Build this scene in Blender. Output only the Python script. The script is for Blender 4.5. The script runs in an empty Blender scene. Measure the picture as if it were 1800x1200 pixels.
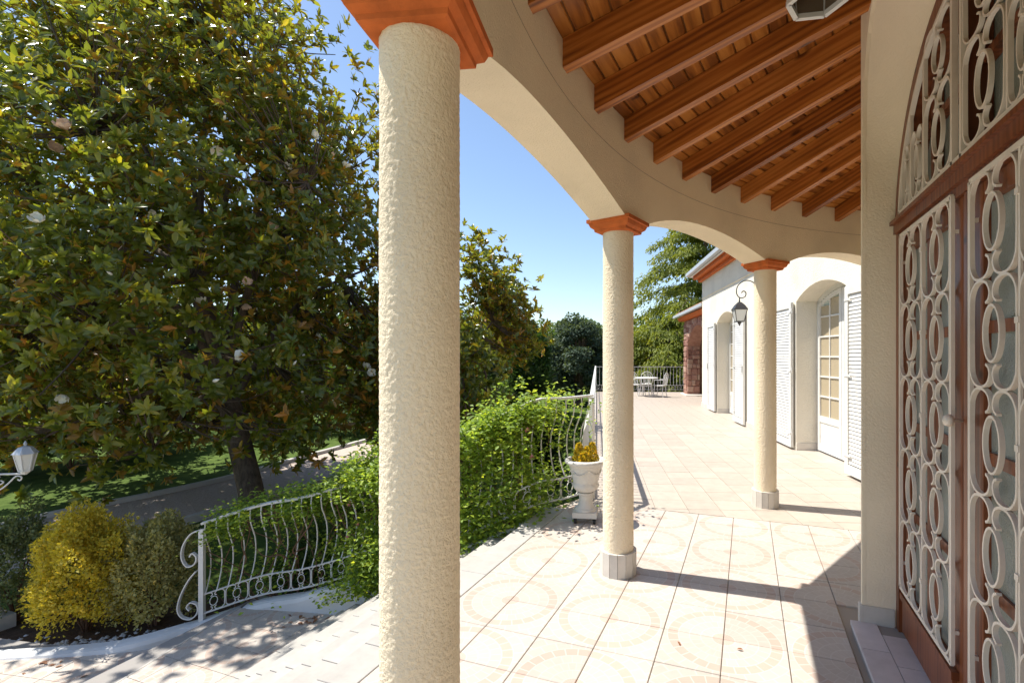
import bpy, math, random
import numpy as np
from mathutils import Vector, Matrix, noise
random.seed(4); RNG = np.random.default_rng(4)
R = math.radians
scene = bpy.context.scene
COL = scene.collection

# ------------------------------------------------------------------ camera
TH = R(19.9); CT, ST = math.cos(TH), math.sin(TH)
CAMH = 1.6
cam_data = bpy.data.cameras.new('camera')
cam = bpy.data.objects.new('camera', cam_data); COL.objects.link(cam)
cam.location = (0, 0, CAMH)
cam.rotation_euler = (R(90), 0, TH)
cam_data.sensor_width = 36; cam_data.lens = 876/1800*36
cam_data.shift_x = -96/1800; cam_data.shift_y = 24/1800
cam_data.clip_start = 0.05; cam_data.clip_end = 3000
scene.camera = cam
# ------------------------------------------------------------------ light
SUN_EL = R(61.6)
SUN_DIR = Vector((math.cos(SUN_EL), 0.04*math.cos(SUN_EL), -math.sin(SUN_EL)))
world = bpy.data.worlds.new('World'); scene.world = world; world.use_nodes = True
wn = world.node_tree; wn.nodes.clear()
sky = wn.nodes.new('ShaderNodeTexSky'); sky.sky_type = 'NISHITA'; sky.sun_disc = False
sky.sun_elevation = SUN_EL; sky.sun_rotation = math.atan2(-SUN_DIR.x, -SUN_DIR.y)
sky.altitude = 100; sky.air_density = 1.0; sky.dust_density = 0.6; sky.ozone_density = 2.0
bg = wn.nodes.new('ShaderNodeBackground'); bg.inputs[1].default_value = 0.085
wo = wn.nodes.new('ShaderNodeOutputWorld')
wn.links.new(sky.outputs[0], bg.inputs[0]); wn.links.new(bg.outputs[0], wo.inputs[0])
sl = bpy.data.lights.new('sun', 'SUN'); sl.energy = 3.4; sl.angle = R(0.53); sl.color = (1, 0.95, 0.86)
sun = bpy.data.objects.new('sun', sl); COL.objects.link(sun)
sun.rotation_euler = SUN_DIR.to_track_quat('-Z', 'Y').to_euler(); sun.location = (-10, 0, 20)
scene.view_settings.view_transform = 'Standard'; scene.view_settings.look = 'None'
scene.view_settings.exposure = 1.27; scene.view_settings.gamma = 1

# ------------------------------------------------------------------ materials
def mat(name, color=(.5,.5,.5), rough=.6, **kw):
    m = bpy.data.materials.new(name); m.use_nodes = True
    b = m.node_tree.nodes['Principled BSDF']
    b.inputs['Base Color'].default_value = (*color, 1); b.inputs['Roughness'].default_value = rough
    if 'spec' in kw: b.inputs['Specular IOR Level'].default_value = kw['spec']
    if 'metal' in kw: b.inputs['Metallic'].default_value = kw['metal']
    return m
def N(m, t, **props):
    n = m.node_tree.nodes.new(t)
    for k, v in props.items():
        if k.startswith('i_'):
            key = k[2:]; n.inputs[int(key) if key.isdigit() else key].default_value = v
        else: setattr(n, k, v)
    return n
def L(m, a, b): m.node_tree.links.new(a, b)
def bsdf(m): return m.node_tree.nodes['Principled BSDF']
def ramp(m, fac, stops):
    r = N(m, 'ShaderNodeValToRGB'); e = r.color_ramp.elements
    e[0].position, e[0].color = stops[0][0], (*stops[0][1], 1)
    e[1].position, e[1].color = stops[-1][0], (*stops[-1][1], 1)
    for p, c in stops[1:-1]:
        k = e.new(p); k.color = (*c, 1)
    L(m, fac, r.inputs[0]); return r
def math_node(m, op, a, b=None, c=None):
    n = N(m, 'ShaderNodeMath', operation=op)
    for i, v in enumerate((a, b, c)):
        if v is None: continue
        if isinstance(v, (int, float)): n.inputs[i].default_value = v
        else: L(m, v, n.inputs[i])
    return n.outputs[0]
def bump(m, height, strength=.4, dist=.01):
    b = N(m, 'ShaderNodeBump'); b.inputs['Strength'].default_value = strength; b.inputs['Distance'].default_value = dist
    L(m, height, b.inputs['Height']); L(m, b.outputs[0], bsdf(m).inputs['Normal']); return b

def stucco(name, c, scale=55, strength=.6, dist=.006):
    m = mat(name, c, .9, spec=.2)
    p = N(m, 'ShaderNodeNewGeometry').outputs['Position']
    n1 = N(m, 'ShaderNodeTexNoise', i_Scale=scale, i_Detail=3, i_Roughness=.55); L(m, p, n1.inputs['Vector'])
    r1 = ramp(m, n1.outputs[0], [(.38, (0,0,0)), (.62, (1,1,1))])
    n2 = N(m, 'ShaderNodeTexNoise', i_Scale=1.7, i_Detail=4); L(m, p, n2.inputs['Vector'])
    cr = ramp(m, n2.outputs[0], [(.28, tuple(x*.88 for x in c)), (.5, c), (.72, tuple(min(1, x*1.04) for x in c))])
    L(m, cr.outputs[0], bsdf(m).inputs['Base Color'])
    bump(m, r1.outputs[0], strength, dist)
    return m
M = {}
M['stucco'] = stucco('stucco', (.86, .735, .54), 110, .6, .003)
M['stucco_smooth'] = stucco('stucco_smooth', (.87, .76, .58), 90, .4, .003)
M['facade'] = stucco('facade_render', (.78, .73, .62), 45, .5, .006)
M['white_render'] = stucco('white_render', (.66, .66, .65), 30, .25, .004)

def terracotta(name, c):
    m = mat(name, c, .75, spec=.25)
    p = N(m, 'ShaderNodeNewGeometry').outputs['Position']
    n = N(m, 'ShaderNodeTexNoise', i_Scale=14, i_Detail=6); L(m, p, n.inputs['Vector'])
    r = ramp(m, n.outputs[0], [(.3, tuple(x*.72 for x in c)), (.55, c), (.75, tuple(x*1.15 for x in c))])
    L(m, r.outputs[0], bsdf(m).inputs['Base Color'])
    n2 = N(m, 'ShaderNodeTexNoise', i_Scale=90, i_Detail=3); L(m, p, n2.inputs['Vector']); bump(m, n2.outputs[0], .3, .004)
    return m
M['terracotta'] = terracotta('terracotta', (.55, .135, .03))
M['roof_tile'] = terracotta('roof_tile_clay', (.50, .25, .14))

def tile_floor(name, base, printed=True):
    m = mat(name, base, .5, spec=.35)
    p = N(m, 'ShaderNodeNewGeometry').outputs['Position']
    sp = N(m, 'ShaderNodeSeparateXYZ'); L(m, p, sp.inputs[0])
    n = N(m, 'ShaderNodeTexNoise', i_Scale=9, i_Detail=6, i_Roughness=.65); L(m, p, n.inputs['Vector'])
    oi = N(m, 'ShaderNodeObjectInfo')
    shade = math_node(m, 'ADD', math_node(m, 'MULTIPLY', n.outputs[0], .16), math_node(m, 'MULTIPLY_ADD', oi.outputs['Random'], .13, .85))
    if printed:
        per = .665
        def cell(v, off):
            t = math_node(m, 'DIVIDE', math_node(m, 'SUBTRACT', v, off), per)
            return math_node(m, 'MULTIPLY', math_node(m, 'SUBTRACT', t, math_node(m, 'ROUND', t)), per)
        u = cell(sp.outputs[0], -1.455); v = cell(sp.outputs[1], 2.943)
        r = math_node(m, 'SQRT', math_node(m, 'ADD', math_node(m, 'MULTIPLY', u, u), math_node(m, 'MULTIPLY', v, v)))
        an = math_node(m, 'ARCTAN2', v, u)
        cx = N(m, 'ShaderNodeCombineXYZ'); L(m, math_node(m, 'MULTIPLY', an, 26/6.2832), cx.inputs[0]); L(m, math_node(m, 'DIVIDE', r, .062), cx.inputs[1])
        br = N(m, 'ShaderNodeTexBrick'); L(m, cx.outputs[0], br.inputs['Vector'])
        br.inputs['Scale'].default_value = 1; br.inputs['Mortar Size'].default_value = .055; br.inputs['Mortar Smooth'].default_value = .3
        br.inputs['Brick Width'].default_value = 1; br.inputs['Row Height'].default_value = 1
        br.inputs['Color1'].default_value = (.455, .40, .35, 1); br.inputs['Color2'].default_value = (.475, .425, .375, 1)
        br.inputs['Mortar'].default_value = (.51, .47, .425, 1)
        # darker pink ring of setts and a pink heart
        ring = math_node(m, 'MULTIPLY', math_node(m, 'GREATER_THAN', r, .248), math_node(m, 'LESS_THAN', r, .310))
        heart = math_node(m, 'LESS_THAN', r, .062)
        sel = math_node(m, 'MULTIPLY', math_node(m, 'MAXIMUM', ring, heart), math_node(m, 'SUBTRACT', 1.0, br.outputs['Fac']))
        mx = N(m, 'ShaderNodeMix', data_type='RGBA'); L(m, sel, mx.inputs['Factor']); L(m, br.outputs['Color'], mx.inputs['A'])
        mx.inputs['B'].default_value = (.455, .355, .295, 1); colr = mx.outputs['Result']
    else:
        rr = ramp(m, n.outputs[0], [(.3, tuple(x*.93 for x in base)), (.7, tuple(x*1.05 for x in base))]); colr = rr.outputs[0]
    mul = N(m, 'ShaderNodeMix', data_type='RGBA', blend_type='MULTIPLY'); mul.inputs['Factor'].default_value = 1
    cc = N(m, 'ShaderNodeCombineColor')
    for i in range(3): L(m, shade, cc.inputs[i])
    L(m, colr, mul.inputs['A']); L(m, cc.outputs[0], mul.inputs['B'])
    L(m, mul.outputs['Result'], bsdf(m).inputs['Base Color'])
    n3 = N(m, 'ShaderNodeTexNoise', i_Scale=35, i_Detail=4); L(m, p, n3.inputs['Vector']); bump(m, n3.outputs[0], .15, .003)
    return m
M['tile'] = tile_floor('printed_floor_tile', (.76, .66, .57))
M['tile_far'] = tile_floor('plain_floor_tile', (.44, .38, .32), False)
M['tread'] = tile_floor('tread_tile', (.42, .40, .37), False)
M['base_tile'] = tile_floor('skirting_tile', (.62, .58, .52), False)
M['step_tile'] = tile_floor('doorstep_tile', (.60, .55, .55), False)
M['grout'] = mat('grout', (.36, .305, .245), .95)
M['grout_grey'] = mat('grout_grey', (.30, .28, .26), .95)
M['joint'] = mat('plaster_joint', (.40, .31, .20), .9)
M['concrete'] = stucco('concrete', (.50, .48, .45), 20, .4, .01)

def wood(name, dark, mid, light, axis_scale=(1, 14, 14), rough=.4, spec=.4):
    m = mat(name, mid, rough, spec=spec)
    tc = N(m, 'ShaderNodeTexCoord'); oi = N(m, 'ShaderNodeObjectInfo')
    mp = N(m, 'ShaderNodeMapping'); mp.inputs['Scale'].default_value = axis_scale
    off = N(m, 'ShaderNodeVectorMath', operation='ADD'); L(m, tc.outputs['Object'], off.inputs[0])
    k = math_node(m, 'MULTIPLY', oi.outputs['Random'], 37.0); cb = N(m, 'ShaderNodeCombineXYZ')
    for i in range(3): L(m, k, cb.inputs[i])
    L(m, cb.outputs[0], off.inputs[1]); L(m, off.outputs[0], mp.inputs[0])
    n1 = N(m, 'ShaderNodeTexNoise', i_Scale=1.6, i_Detail=5, i_Roughness=.6, i_Distortion=.6); L(m, mp.outputs[0], n1.inputs['Vector'])
    wv = N(m, 'ShaderNodeTexWave', wave_type='RINGS', i_Scale=.9, i_Distortion=5.0, i_Detail=3); wv.inputs['Detail Scale'].default_value = 1.2
    L(m, mp.outputs[0], wv.inputs['Vector'])
    f = math_node(m, 'ADD', math_node(m, 'MULTIPLY', n1.outputs[0], .82), math_node(m, 'MULTIPLY', wv.outputs[0], .18))
    f = math_node(m, 'ADD', f, math_node(m, 'MULTIPLY_ADD', oi.outputs['Random'], .22, -.11))
    r = ramp(m, f, [(.33, dark), (.5, mid), (.68, light)])
    # knots
    vo = N(m, 'ShaderNodeTexVoronoi', i_Scale=2.1); mp2 = N(m, 'ShaderNodeMapping'); mp2.inputs['Scale'].default_value = (1.0, 2.6, 2.6)
    L(m, off.outputs[0], mp2.inputs[0]); L(m, mp2.outputs[0], vo.inputs['Vector'])
    kn = ramp(m, vo.outputs['Distance'], [(.05, (.10, .05, .03)), (.13, (1, 1, 1))])
    mx = N(m, 'ShaderNodeMix', data_type='RGBA', blend_type='MULTIPLY'); mx.inputs['Factor'].default_value = .85
    L(m, r.outputs[0], mx.inputs['A']); L(m, kn.outputs[0], mx.inputs['B'])
    L(m, mx.outputs['Result'], bsdf(m).inputs['Base Color']); bump(m, f, .12, .003)
    return m
M['rafter'] = wood('rafter_pine', (.17, .046, .009), (.36, .112, .018), (.52, .19, .038), (.8, 12, 12))
M['plank'] = wood('plank_pine', (.20, .062, .012), (.38, .13, .022), (.52, .205, .042), (12, 1.2, 12))
M['door_wood'] = wood('door_hardwood', (.085, .024, .010), (.16, .046, .017), (.23, .072, .027), (10, 10, .8), .35)

def paint(name, c, rough=.4):
    m = mat(name, c, rough, spec=.45)
    p = N(m, 'ShaderNodeNewGeometry').outputs['Position']
    n = N(m, 'ShaderNodeTexNoise', i_Scale=6, i_Detail=6, i_Roughness=.7); L(m, p, n.inputs['Vector'])
    r = ramp(m, n.outputs[0], [(.28, tuple(x*.86 for x in c)), (.5, c)])
    L(m, r.outputs[0], bsdf(m).inputs['Base Color'])
    n2 = N(m, 'ShaderNodeTexNoise', i_Scale=60, i_Detail=2); L(m, p, n2.inputs['Vector']); bump(m, n2.outputs[0], .1, .002)
    return m
M['white_metal'] = paint('white_painted_iron', (.66, .65, .625))
M['cream_metal'] = paint('cream_painted_iron', (.76, .68, .585))
M['white_wood'] = paint('white_painted_wood', (.70, .69, .655))
M['black_metal'] = mat('dark_iron', (.035, .035, .038), .45)
M['grey_metal'] = mat('zinc_grey', (.48, .50, .52), .45, metal=.3)
M['rubber'] = mat('black_rubber', (.02, .02, .02), .6)
M['urn'] = stucco('white_cast_stone', (.64, .61, .555), 25, .35, .006)
M['glass_curtain'] = mat('curtained_glass', (.42, .35, .235), .12, spec=.5)
M['lantern_glass'] = mat('lantern_glass', (.62, .62, .58), .15, spec=.6)
M['lantern_glass_dark'] = mat('ceiling_lantern_glass', (.20, .15, .10), .12, spec=.6)
M['bulb'] = mat('bulb_glass', (.85, .85, .8), .3)
m = mat('frosted_glass', (.30, .33, .30), .28, spec=.6); M['frosted'] = m
p = N(m, 'ShaderNodeNewGeometry').outputs['Position']
n = N(m, 'ShaderNodeTexVoronoi', i_Scale=170); L(m, p, n.inputs['Vector']); bump(m, n.outputs['Distance'], .6, .004)

def leafmat(name, front, back, vary=.35, gloss=.35, trans=.35, rough=.5):
    m = mat(name, front, rough, spec=gloss)
    at = N(m, 'ShaderNodeAttribute', attribute_name='tint')
    g = N(m, 'ShaderNodeNewGeometry')
    def var(c):
        return ramp(m, at.outputs['Fac'], [(0, tuple(x*(1-vary) for x in c)), (.75, c), (1, (min(1, c[0]*1.9), min(1, c[1]*1.45), c[2]*1.0))]).outputs[0]
    mx = N(m, 'ShaderNodeMix', data_type='RGBA'); L(m, g.outputs['Backfacing'], mx.inputs['Factor'])
    L(m, var(front), mx.inputs['A']); L(m, var(back), mx.inputs['B'])
    L(m, mx.outputs['Result'], bsdf(m).inputs['Base Color'])
    tr = N(m, 'ShaderNodeBsdfTranslucent')
    br = N(m, 'ShaderNodeMix', data_type='RGBA', blend_type='MULTIPLY'); br.inputs['Factor'].default_value = 1
    L(m, var(front), br.inputs['A']); br.inputs['B'].default_value = (2.6, 2.3, .9, 1); L(m, br.outputs['Result'], tr.inputs[0])
    ms = N(m, 'ShaderNodeMixShader'); ms.inputs[0].default_value = trans
    out = m.node_tree.nodes['Material Output']
    L(m, bsdf(m).outputs[0], ms.inputs[1]); L(m, tr.outputs[0], ms.inputs[2]); L(m, ms.outputs[0], out.inputs[0])
    return m
M['magnolia_leaf'] = leafmat('magnolia_leaf', (.125, .165, .026), (.38, .19, .045), .45, .7, .42, .27)
M['vine_leaf'] = leafmat('vine_leaf', (.20, .31, .05), (.21, .30, .08), .5, .3, .4)
M['gold_leaf'] = leafmat('golden_leaf', (.50, .43, .045), (.42, .38, .07), .45, .3, .3)
M['dark_var_leaf'] = leafmat('dark_variegated_leaf', (.14, .18, .07), (.19, .22, .10), .55, .3, .25)
M['grey_var_leaf'] = leafmat('cream_variegated_leaf', (.36, .35, .14), (.33, .33, .15), .5, .3, .3)
M['bush_leaf'] = leafmat('bush_leaf', (.075, .13, .03), (.09, .14, .04), .55, .3, .35)
M['cedar_leaf'] = leafmat('cedar_needles', (.17, .21, .032), (.12, .17, .04), .6, .15, .3)
M['blue_leaf'] = leafmat('blue_conifer_needles', (.085, .125, .085), (.07, .11, .07), .5, .1, .2)
M['cypress_leaf'] = leafmat('cypress_needles', (.04, .085, .025), (.04, .08, .025), .5, .1, .2)
M['petal'] = mat('magnolia_petal', (.80, .78, .68), .5)
M['old_petal'] = mat('faded_petal', (.62, .45, .33), .6)
M['rose'] = mat('pink_petal', (.65, .30, .30), .6)
def bark(name, c):
    m = mat(name, c, .9, spec=.15)
    p = N(m, 'ShaderNodeNewGeometry').outputs['Position']
    mp = N(m, 'ShaderNodeMapping'); mp.inputs['Scale'].default_value = (9, 9, 3); L(m, p, mp.inputs[0])
    n = N(m, 'ShaderNodeTexNoise', i_Scale=2, i_Detail=7, i_Roughness=.7); L(m, mp.outputs[0], n.inputs['Vector'])
    r = ramp(m, n.outputs[0], [(.3, tuple(x*.5 for x in c)), (.65, tuple(x*1.3 for x in c))]); L(m, r.outputs[0], bsdf(m).inputs['Base Color'])
    bump(m, n.outputs[0], .7, .03); return m
M['bark'] = bark('bark', (.13, .10, .075))
M['stem'] = bark('vine_stem', (.17, .095, .06))
def ground_mat(name, c1, c2, scale=3):
    m = mat(name, c1, .95, spec=.1)
    p = N(m, 'ShaderNodeNewGeometry').outputs['Position']
    n = N(m, 'ShaderNodeTexNoise', i_Scale=scale, i_Detail=8, i_Roughness=.7); L(m, p, n.inputs['Vector'])
    r = ramp(m, n.outputs[0], [(.35, c1), (.65, c2)]); L(m, r.outputs[0], bsdf(m).inputs['Base Color'])
    n2 = N(m, 'ShaderNodeTexNoise', i_Scale=40, i_Detail=4); L(m, p, n2.inputs['Vector']); bump(m, n2.outputs[0], .5, .02); return m
M['lawn'] = ground_mat('lawn_grass', (.045, .08, .016), (.10, .145, .034))
M['gravel'] = ground_mat('pink_gravel', (.38, .30, .25), (.55, .47, .41), 30)
M['soil'] = ground_mat('bed_soil', (.07, .045, .03), (.13, .085, .055), 8)
M['pebble'] = mat('white_pebble', (.62, .62, .62), .6)
def stone_mat():
    m = mat('pink_stone', (.36, .20, .15), .9, spec=.2)
    oi = N(m, 'ShaderNodeObjectInfo')
    p = N(m, 'ShaderNodeNewGeometry').outputs['Position']
    n = N(m, 'ShaderNodeTexNoise', i_Scale=7, i_Detail=6); L(m, p, n.inputs['Vector'])
    f = math_node(m, 'ADD', math_node(m, 'MULTIPLY', n.outputs[0], .6), math_node(m, 'MULTIPLY', oi.outputs['Random'], .5))
    r = ramp(m, f, [(.25, (.22, .10, .075)), (.55, (.37, .20, .15)), (.85, (.50, .36, .27))]); L(m, r.outputs[0], bsdf(m).inputs['Base Color'])
    bump(m, n.outputs[0], .6, .02); return m
M['stone'] = stone_mat()

# ------------------------------------------------------------------ mesh helpers
class MB:
    def __init__(s): s.v = []; s.f = []
    def add(s, v, f):
        o = len(s.v); s.v += [tuple(x) for x in v]; s.f += [tuple(i+o for i in q) for q in f]; return s
    def box(s, a, b, M_=None):
        v = [Vector((x, y, z)) for z in (a[2], b[2]) for y in (a[1], b[1]) for x in (a[0], b[0])]
        if M_ is not None: v = [M_ @ q for q in v]
        return s.add(v, [(0,2,3,1),(4,5,7,6),(0,1,5,4),(2,6,7,3),(0,4,6,2),(1,3,7,5)])
    def tube(s, pts, r, n=6, cap=True, flat=None, up=None):
        pts = [Vector(p) for p in pts]; k = len(pts)
        rs = r if isinstance(r, (list, tuple)) else [r]*k
        t0 = (pts[1]-pts[0]).normalized()
        u = Vector(up) if up else (Vector((0,0,1)) if abs(t0.z) < .9 else Vector((1,0,0)))
        a = (u - t0*u.dot(t0)).normalized(); V = []
        for i, p in enumerate(pts):
            t = (pts[min(i+1, k-1)]-pts[max(i-1, 0)])
            if t.length < 1e-9: t = t0
            t = t.normalized(); a = a - t*a.dot(t)
            a = a.normalized() if a.length > 1e-6 else t.orthogonal().normalized()
            b = t.cross(a)
            for j in range(n):
                g = 2*math.pi*(j+.5)/n
                if flat: V.append(p + a*math.copysign(flat[0], math.cos(g)) + b*math.copysign(flat[1], math.sin(g)))
                else: V.append(p + (a*math.cos(g)+b*math.sin(g))*rs[i])
        F = [(i*n+j, i*n+(j+1) % n, (i+1)*n+(j+1) % n, (i+1)*n+j) for i in range(k-1) for j in range(n)]
        if cap: F += [tuple(range(n))[::-1], tuple((k-1)*n+j for j in range(n))]
        return s.add(V, F)
    def bar(s, pts, w, d, up=None): return s.tube(pts, 1, 4, True, (w/2, d/2), up)
    def lathe(s, prof, n=24, c=(0,0,0), rot=0, cap=True):
        V = [(c[0]+r*math.cos(rot+2*math.pi*j/n), c[1]+r*math.sin(rot+2*math.pi*j/n), c[2]+z) for r, z in prof for j in range(n)]
        k = len(prof)
        F = [(i*n+j, i*n+(j+1) % n, (i+1)*n+(j+1) % n, (i+1)*n+j) for i in range(k-1) for j in range(n)]
        if cap: F += [tuple(range(n))[::-1], tuple((k-1)*n+j for j in range(n))]
        return s.add(V, F)
    def build(s, name, material, parent=None, smooth=False):
        me = bpy.data.meshes.new(name); me.from_pydata(s.v, [], s.f); me.update()
        return link(name, me, material, parent, smooth)
def link(name, me, material=None, parent=None, smooth=False):
    if material and not me.materials: me.materials.append(M[material])
    if smooth: me.polygons.foreach_set('use_smooth', [True]*len(me.polygons))
    o = bpy.data.objects.new(name, me); COL.objects.link(o)
    if parent: o.parent = parent; o.matrix_parent_inverse = parent.matrix_basis.inverted() if False else Matrix()
    return o
def tag(o, label=None, cat=None, group=None, kind=None):
    if label: o['label'] = label
    if cat: o['category'] = cat
    if group: o['group'] = group
    if kind: o['kind'] = kind
    return o
def empty(name, label, cat, loc=(0,0,0), group=None, rz=0):
    o = bpy.data.objects.new(name, None); COL.objects.link(o); o.location = loc; o.rotation_euler = (0, 0, rz)
    o.empty_display_size = .1
    return tag(o, label, cat, group)
def inst(name, me, parent, Mx):
    o = bpy.data.objects.new(name, me); COL.objects.link(o); o.parent = parent; o.matrix_basis = Mx; return o
def clip(poly, planes):
    for (a, b, c) in planes:       # keep a*x+b*y<=c
        out = []
        for i in range(len(poly)):
            p, q = poly[i], poly[(i+1) % len(poly)]
            dp, dq = a*p[0]+b*p[1]-c, a*q[0]+b*q[1]-c
            if dp <= 0: out.append(p)
            if (dp < 0 < dq) or (dq < 0 < dp):
                t = dp/(dp-dq); out.append((p[0]+(q[0]-p[0])*t, p[1]+(q[1]-p[1])*t))
        poly = out
        if len(poly) < 3: return []
    return poly
def prism(poly, z0, z1, mb=None):
    mb = mb or MB(); n = len(poly)
    ar = sum(poly[i][0]*poly[(i+1) % n][1]-poly[(i+1) % n][0]*poly[i][1] for i in range(n))
    if ar < 0: poly = poly[::-1]
    V = [(x, y, z0) for x, y in poly]+[(x, y, z1) for x, y in poly]
    return mb.add(V, [tuple(range(n))[::-1], tuple(range(n, 2*n))]+[(i, (i+1) % n, n+(i+1) % n, n+i) for i in range(n)])
def smoothpath(pts, n=10):
    P = [np.array(p, float) for p in pts]; P = [2*P[0]-P[1]]+P+[2*P[-1]-P[-2]]; out = []
    for i in range(1, len(P)-2):
        for k in range(n):
            t = k/n
            out.append(.5*((2*P[i])+(-P[i-1]+P[i+1])*t+(2*P[i-1]-5*P[i]+4*P[i+1]-P[i+2])*t*t+(-P[i-1]+3*P[i]-3*P[i+1]+P[i+2])*t**3))
    out.append(P[-2]); return out
def wall_arches(fm, s0, s1, z0, z1, T, ops, ds=.15, zt=None):
    """front face at t=0, back at t=T; ops = (a, b, spring, rise, kind); fm(s,z,t)->xyz"""
    mb = MB()
    zt = zt or (lambda s, t: z1)
    def quad(p): mb.add([fm(*q) for q in p], [(0, 1, 2, 3)])
    def top(o, s):
        a, b, sp, ri = o[:4]; c = (a+b)/2; hw = (b-a)/2; x = max(-1, min(1, (s-c)/hw))
        if o[4] == 'super': return sp+ri*max(0, 1-x**4)**.25
        if o[4] == 'semi': return sp+ri*math.sqrt(max(0, 1-x*x))
        R_ = (hw*hw+ri*ri)/(2*ri); return sp+ri-R_+math.sqrt(max(0, R_*R_-(x*hw)**2))
    cuts = [s0]
    for o in sorted(ops): cuts += [o[0], o[1]]
    cuts.append(s1)
    for k in range(len(cuts)-1):
        a, b = cuts[k], cuts[k+1]
        if b-a < 1e-6: continue
        o = sorted(ops)[k//2] if k % 2 else None
        n = max(1, int((b-a)/ds)) if o is None else 28
        if o is None: ss = [a+(b-a)*i/n for i in range(n+1)]
        else: ss = [(a+b)/2-(b-a)/2*math.cos(math.pi*i/n) for i in range(n+1)]
        for i in range(n):
            p, q = ss[i], ss[i+1]
            lp, lq = (z0, z0) if o is None else (top(o, p), top(o, q))
            quad([(p, lp, 0), (q, lq, 0), (q, zt(q, 0), 0), (p, zt(p, 0), 0)])
            quad([(q, lq, T), (p, lp, T), (p, zt(p, T), T), (q, zt(q, T), T)])
            quad([(p, zt(p, 0), 0), (q, zt(q, 0), 0), (q, zt(q, T), T), (p, zt(p, T), T)])
            quad([(p, lp, T), (q, lq, T), (q, lq, 0), (p, lp, 0)])
        if o is not None:
            zb = o[5] if len(o) > 5 else z0
            if o[2] > zb+1e-4:
                quad([(a, zb, T), (a, zb, 0), (a, o[2], 0), (a, o[2], T)][::-1]); quad([(b, zb, 0), (b, zb, T), (b, o[2], T), (b, o[2], 0)][::-1])
    for s, fl in ((s0, 1), (s1, 0)):
        q = [(s, z0, 0), (s, z0, T), (s, zt(s, T), T), (s, zt(s, 0), 0)]; quad(q if not fl else q[::-1])
    return mb
def leaf_mesh(name, P, D, Nn, Ln, W, mat_, parent=None, tint=None, fold=.18, droop=.15, big=True):
    """P base, D axis, Nn face normal, Ln length, W half width ratio"""
    P, D, Nn = (np.asarray(a, np.float32) for a in (P, D, Nn)); n = len(P)
    D = D/np.linalg.norm(D, axis=1, keepdims=True)
    S = np.cross(D, Nn); S /= (np.linalg.norm(S, axis=1, keepdims=True)+1e-9); U = np.cross(S, D)
    Ln = np.asarray(Ln, np.float32).reshape(-1, 1); w = Ln*W
    if big:
        pts = [P, P+D*Ln*.35-S*w*.9+U*w*fold*2, P+D*Ln*.35, P+D*Ln*.35+S*w*.9+U*w*fold*2,
               P+D*Ln*.72-S*w*.8+U*w*fold*1.6-U*Ln*droop*.4, P+D*Ln*.72-U*Ln*droop*.45, P+D*Ln*.72+S*w*.8+U*w*fold*1.6-U*Ln*droop*.4, P+D*Ln-U*Ln*droop]
        V = np.stack(pts, 1).reshape(-1, 3); k = 8
        loops = np.array([0,3,2, 0,2,1, 2,3,6,5, 1,2,5,4, 5,6,7, 4,5,7]); ls = [3,3,4,4,3,3]
    else:
        pts = [P, P+D*Ln*.5-S*w+U*w*fold, P+D*Ln-U*Ln*droop, P+D*Ln*.5+S*w+U*w*fold]
        V = np.stack(pts, 1).reshape(-1, 3); k = 4; loops = np.array([0,3,2, 0,2,1]); ls = [3,3]
    ix = (np.arange(n)[:, None]*k+loops[None]).ravel(); nl = len(loops)
    tot = np.tile(ls, n); st = np.concatenate([[0], np.cumsum(tot)[:-1]])
    me = bpy.data.meshes.new(name); me.vertices.add(len(V)); me.vertices.foreach_set('co', V.astype(np.float32).ravel())
    me.loops.add(len(ix)); me.loops.foreach_set('vertex_index', ix.astype(np.int32))
    me.polygons.add(len(tot)); me.polygons.foreach_set('loop_start', st.astype(np.int32))
    at = me.attributes.new('tint', 'FLOAT', 'POINT')
    t = RNG.random(n) if tint is None else np.clip(tint, 0, 1)
    at.data.foreach_set('value', np.repeat(t, k).astype(np.float32))
    me.update(calc_edges=True); me.validate()
    return link(name, me, mat_, parent)
def unit(n):
    v = RNG.normal(size=(n, 3)); return v/np.linalg.norm(v, axis=1, keepdims=True)
def cam_pt(px, d, z):
    x = (px-996)/876*d; return Vector((x*CT-d*ST, x*ST+d*CT, z))

# ------------------------------------------------------------------ layout constants
CX, CY = 4.05, 2.41                       # centre of the round portico
RC = 5.087
def pol(a, r, z=0): return Vector((CX-r*math.cos(a), CY+r*math.sin(a), z))
F0 = Vector((1.357, 7.298, 0)); FE = Vector((-.2885, .9575, 0)); FN = Vector((.9575, .2885, 0))
def fac(s, z, t=0): p = F0+FE*s+FN*t; return (p.x, p.y, z)
def gz(X, Y):
    d = -X*ST+Y*CT
    t = max(0, min(1, (d-5.5)/3.5)); z = -2.0+.6*t
    t = max(0, min(1, (d-9)/6)); z += .3*t
    z += max(0, d-15)*.018
    return z

# ------------------------------------------------------------------ ground
g = MB(); n = 90
xs = sorted(set([-400, -250, -150, -90, -60]+[-45+i*1.0 for i in range(60)]+[20, 40, 80, 200, 400]))
ys = sorted(set([-300, -100, -40, -15]+[-8+i*1.0 for i in range(60)]+[60, 80, 120, 200, 500, 1200]))
def gzz(x, y):
    z = gz(x, y)
    if x > -2.2 and y < 22: z = min(z, -1.2)
    return min(z, 6)
V = [(x, y, gzz(x, y)+.05*noise.noise(Vector((x*.4, y*.4, 0)))) for y in ys for x in xs]
nx = len(xs)
g.add(V, [(j*nx+i, j*nx+i+1, (j+1)*nx+i+1, (j+1)*nx+i) for j in range(len(ys)-1) for i in range(nx-1)])
tag(g.build('lawn', 'lawn', smooth=True), kind='structure')
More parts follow.
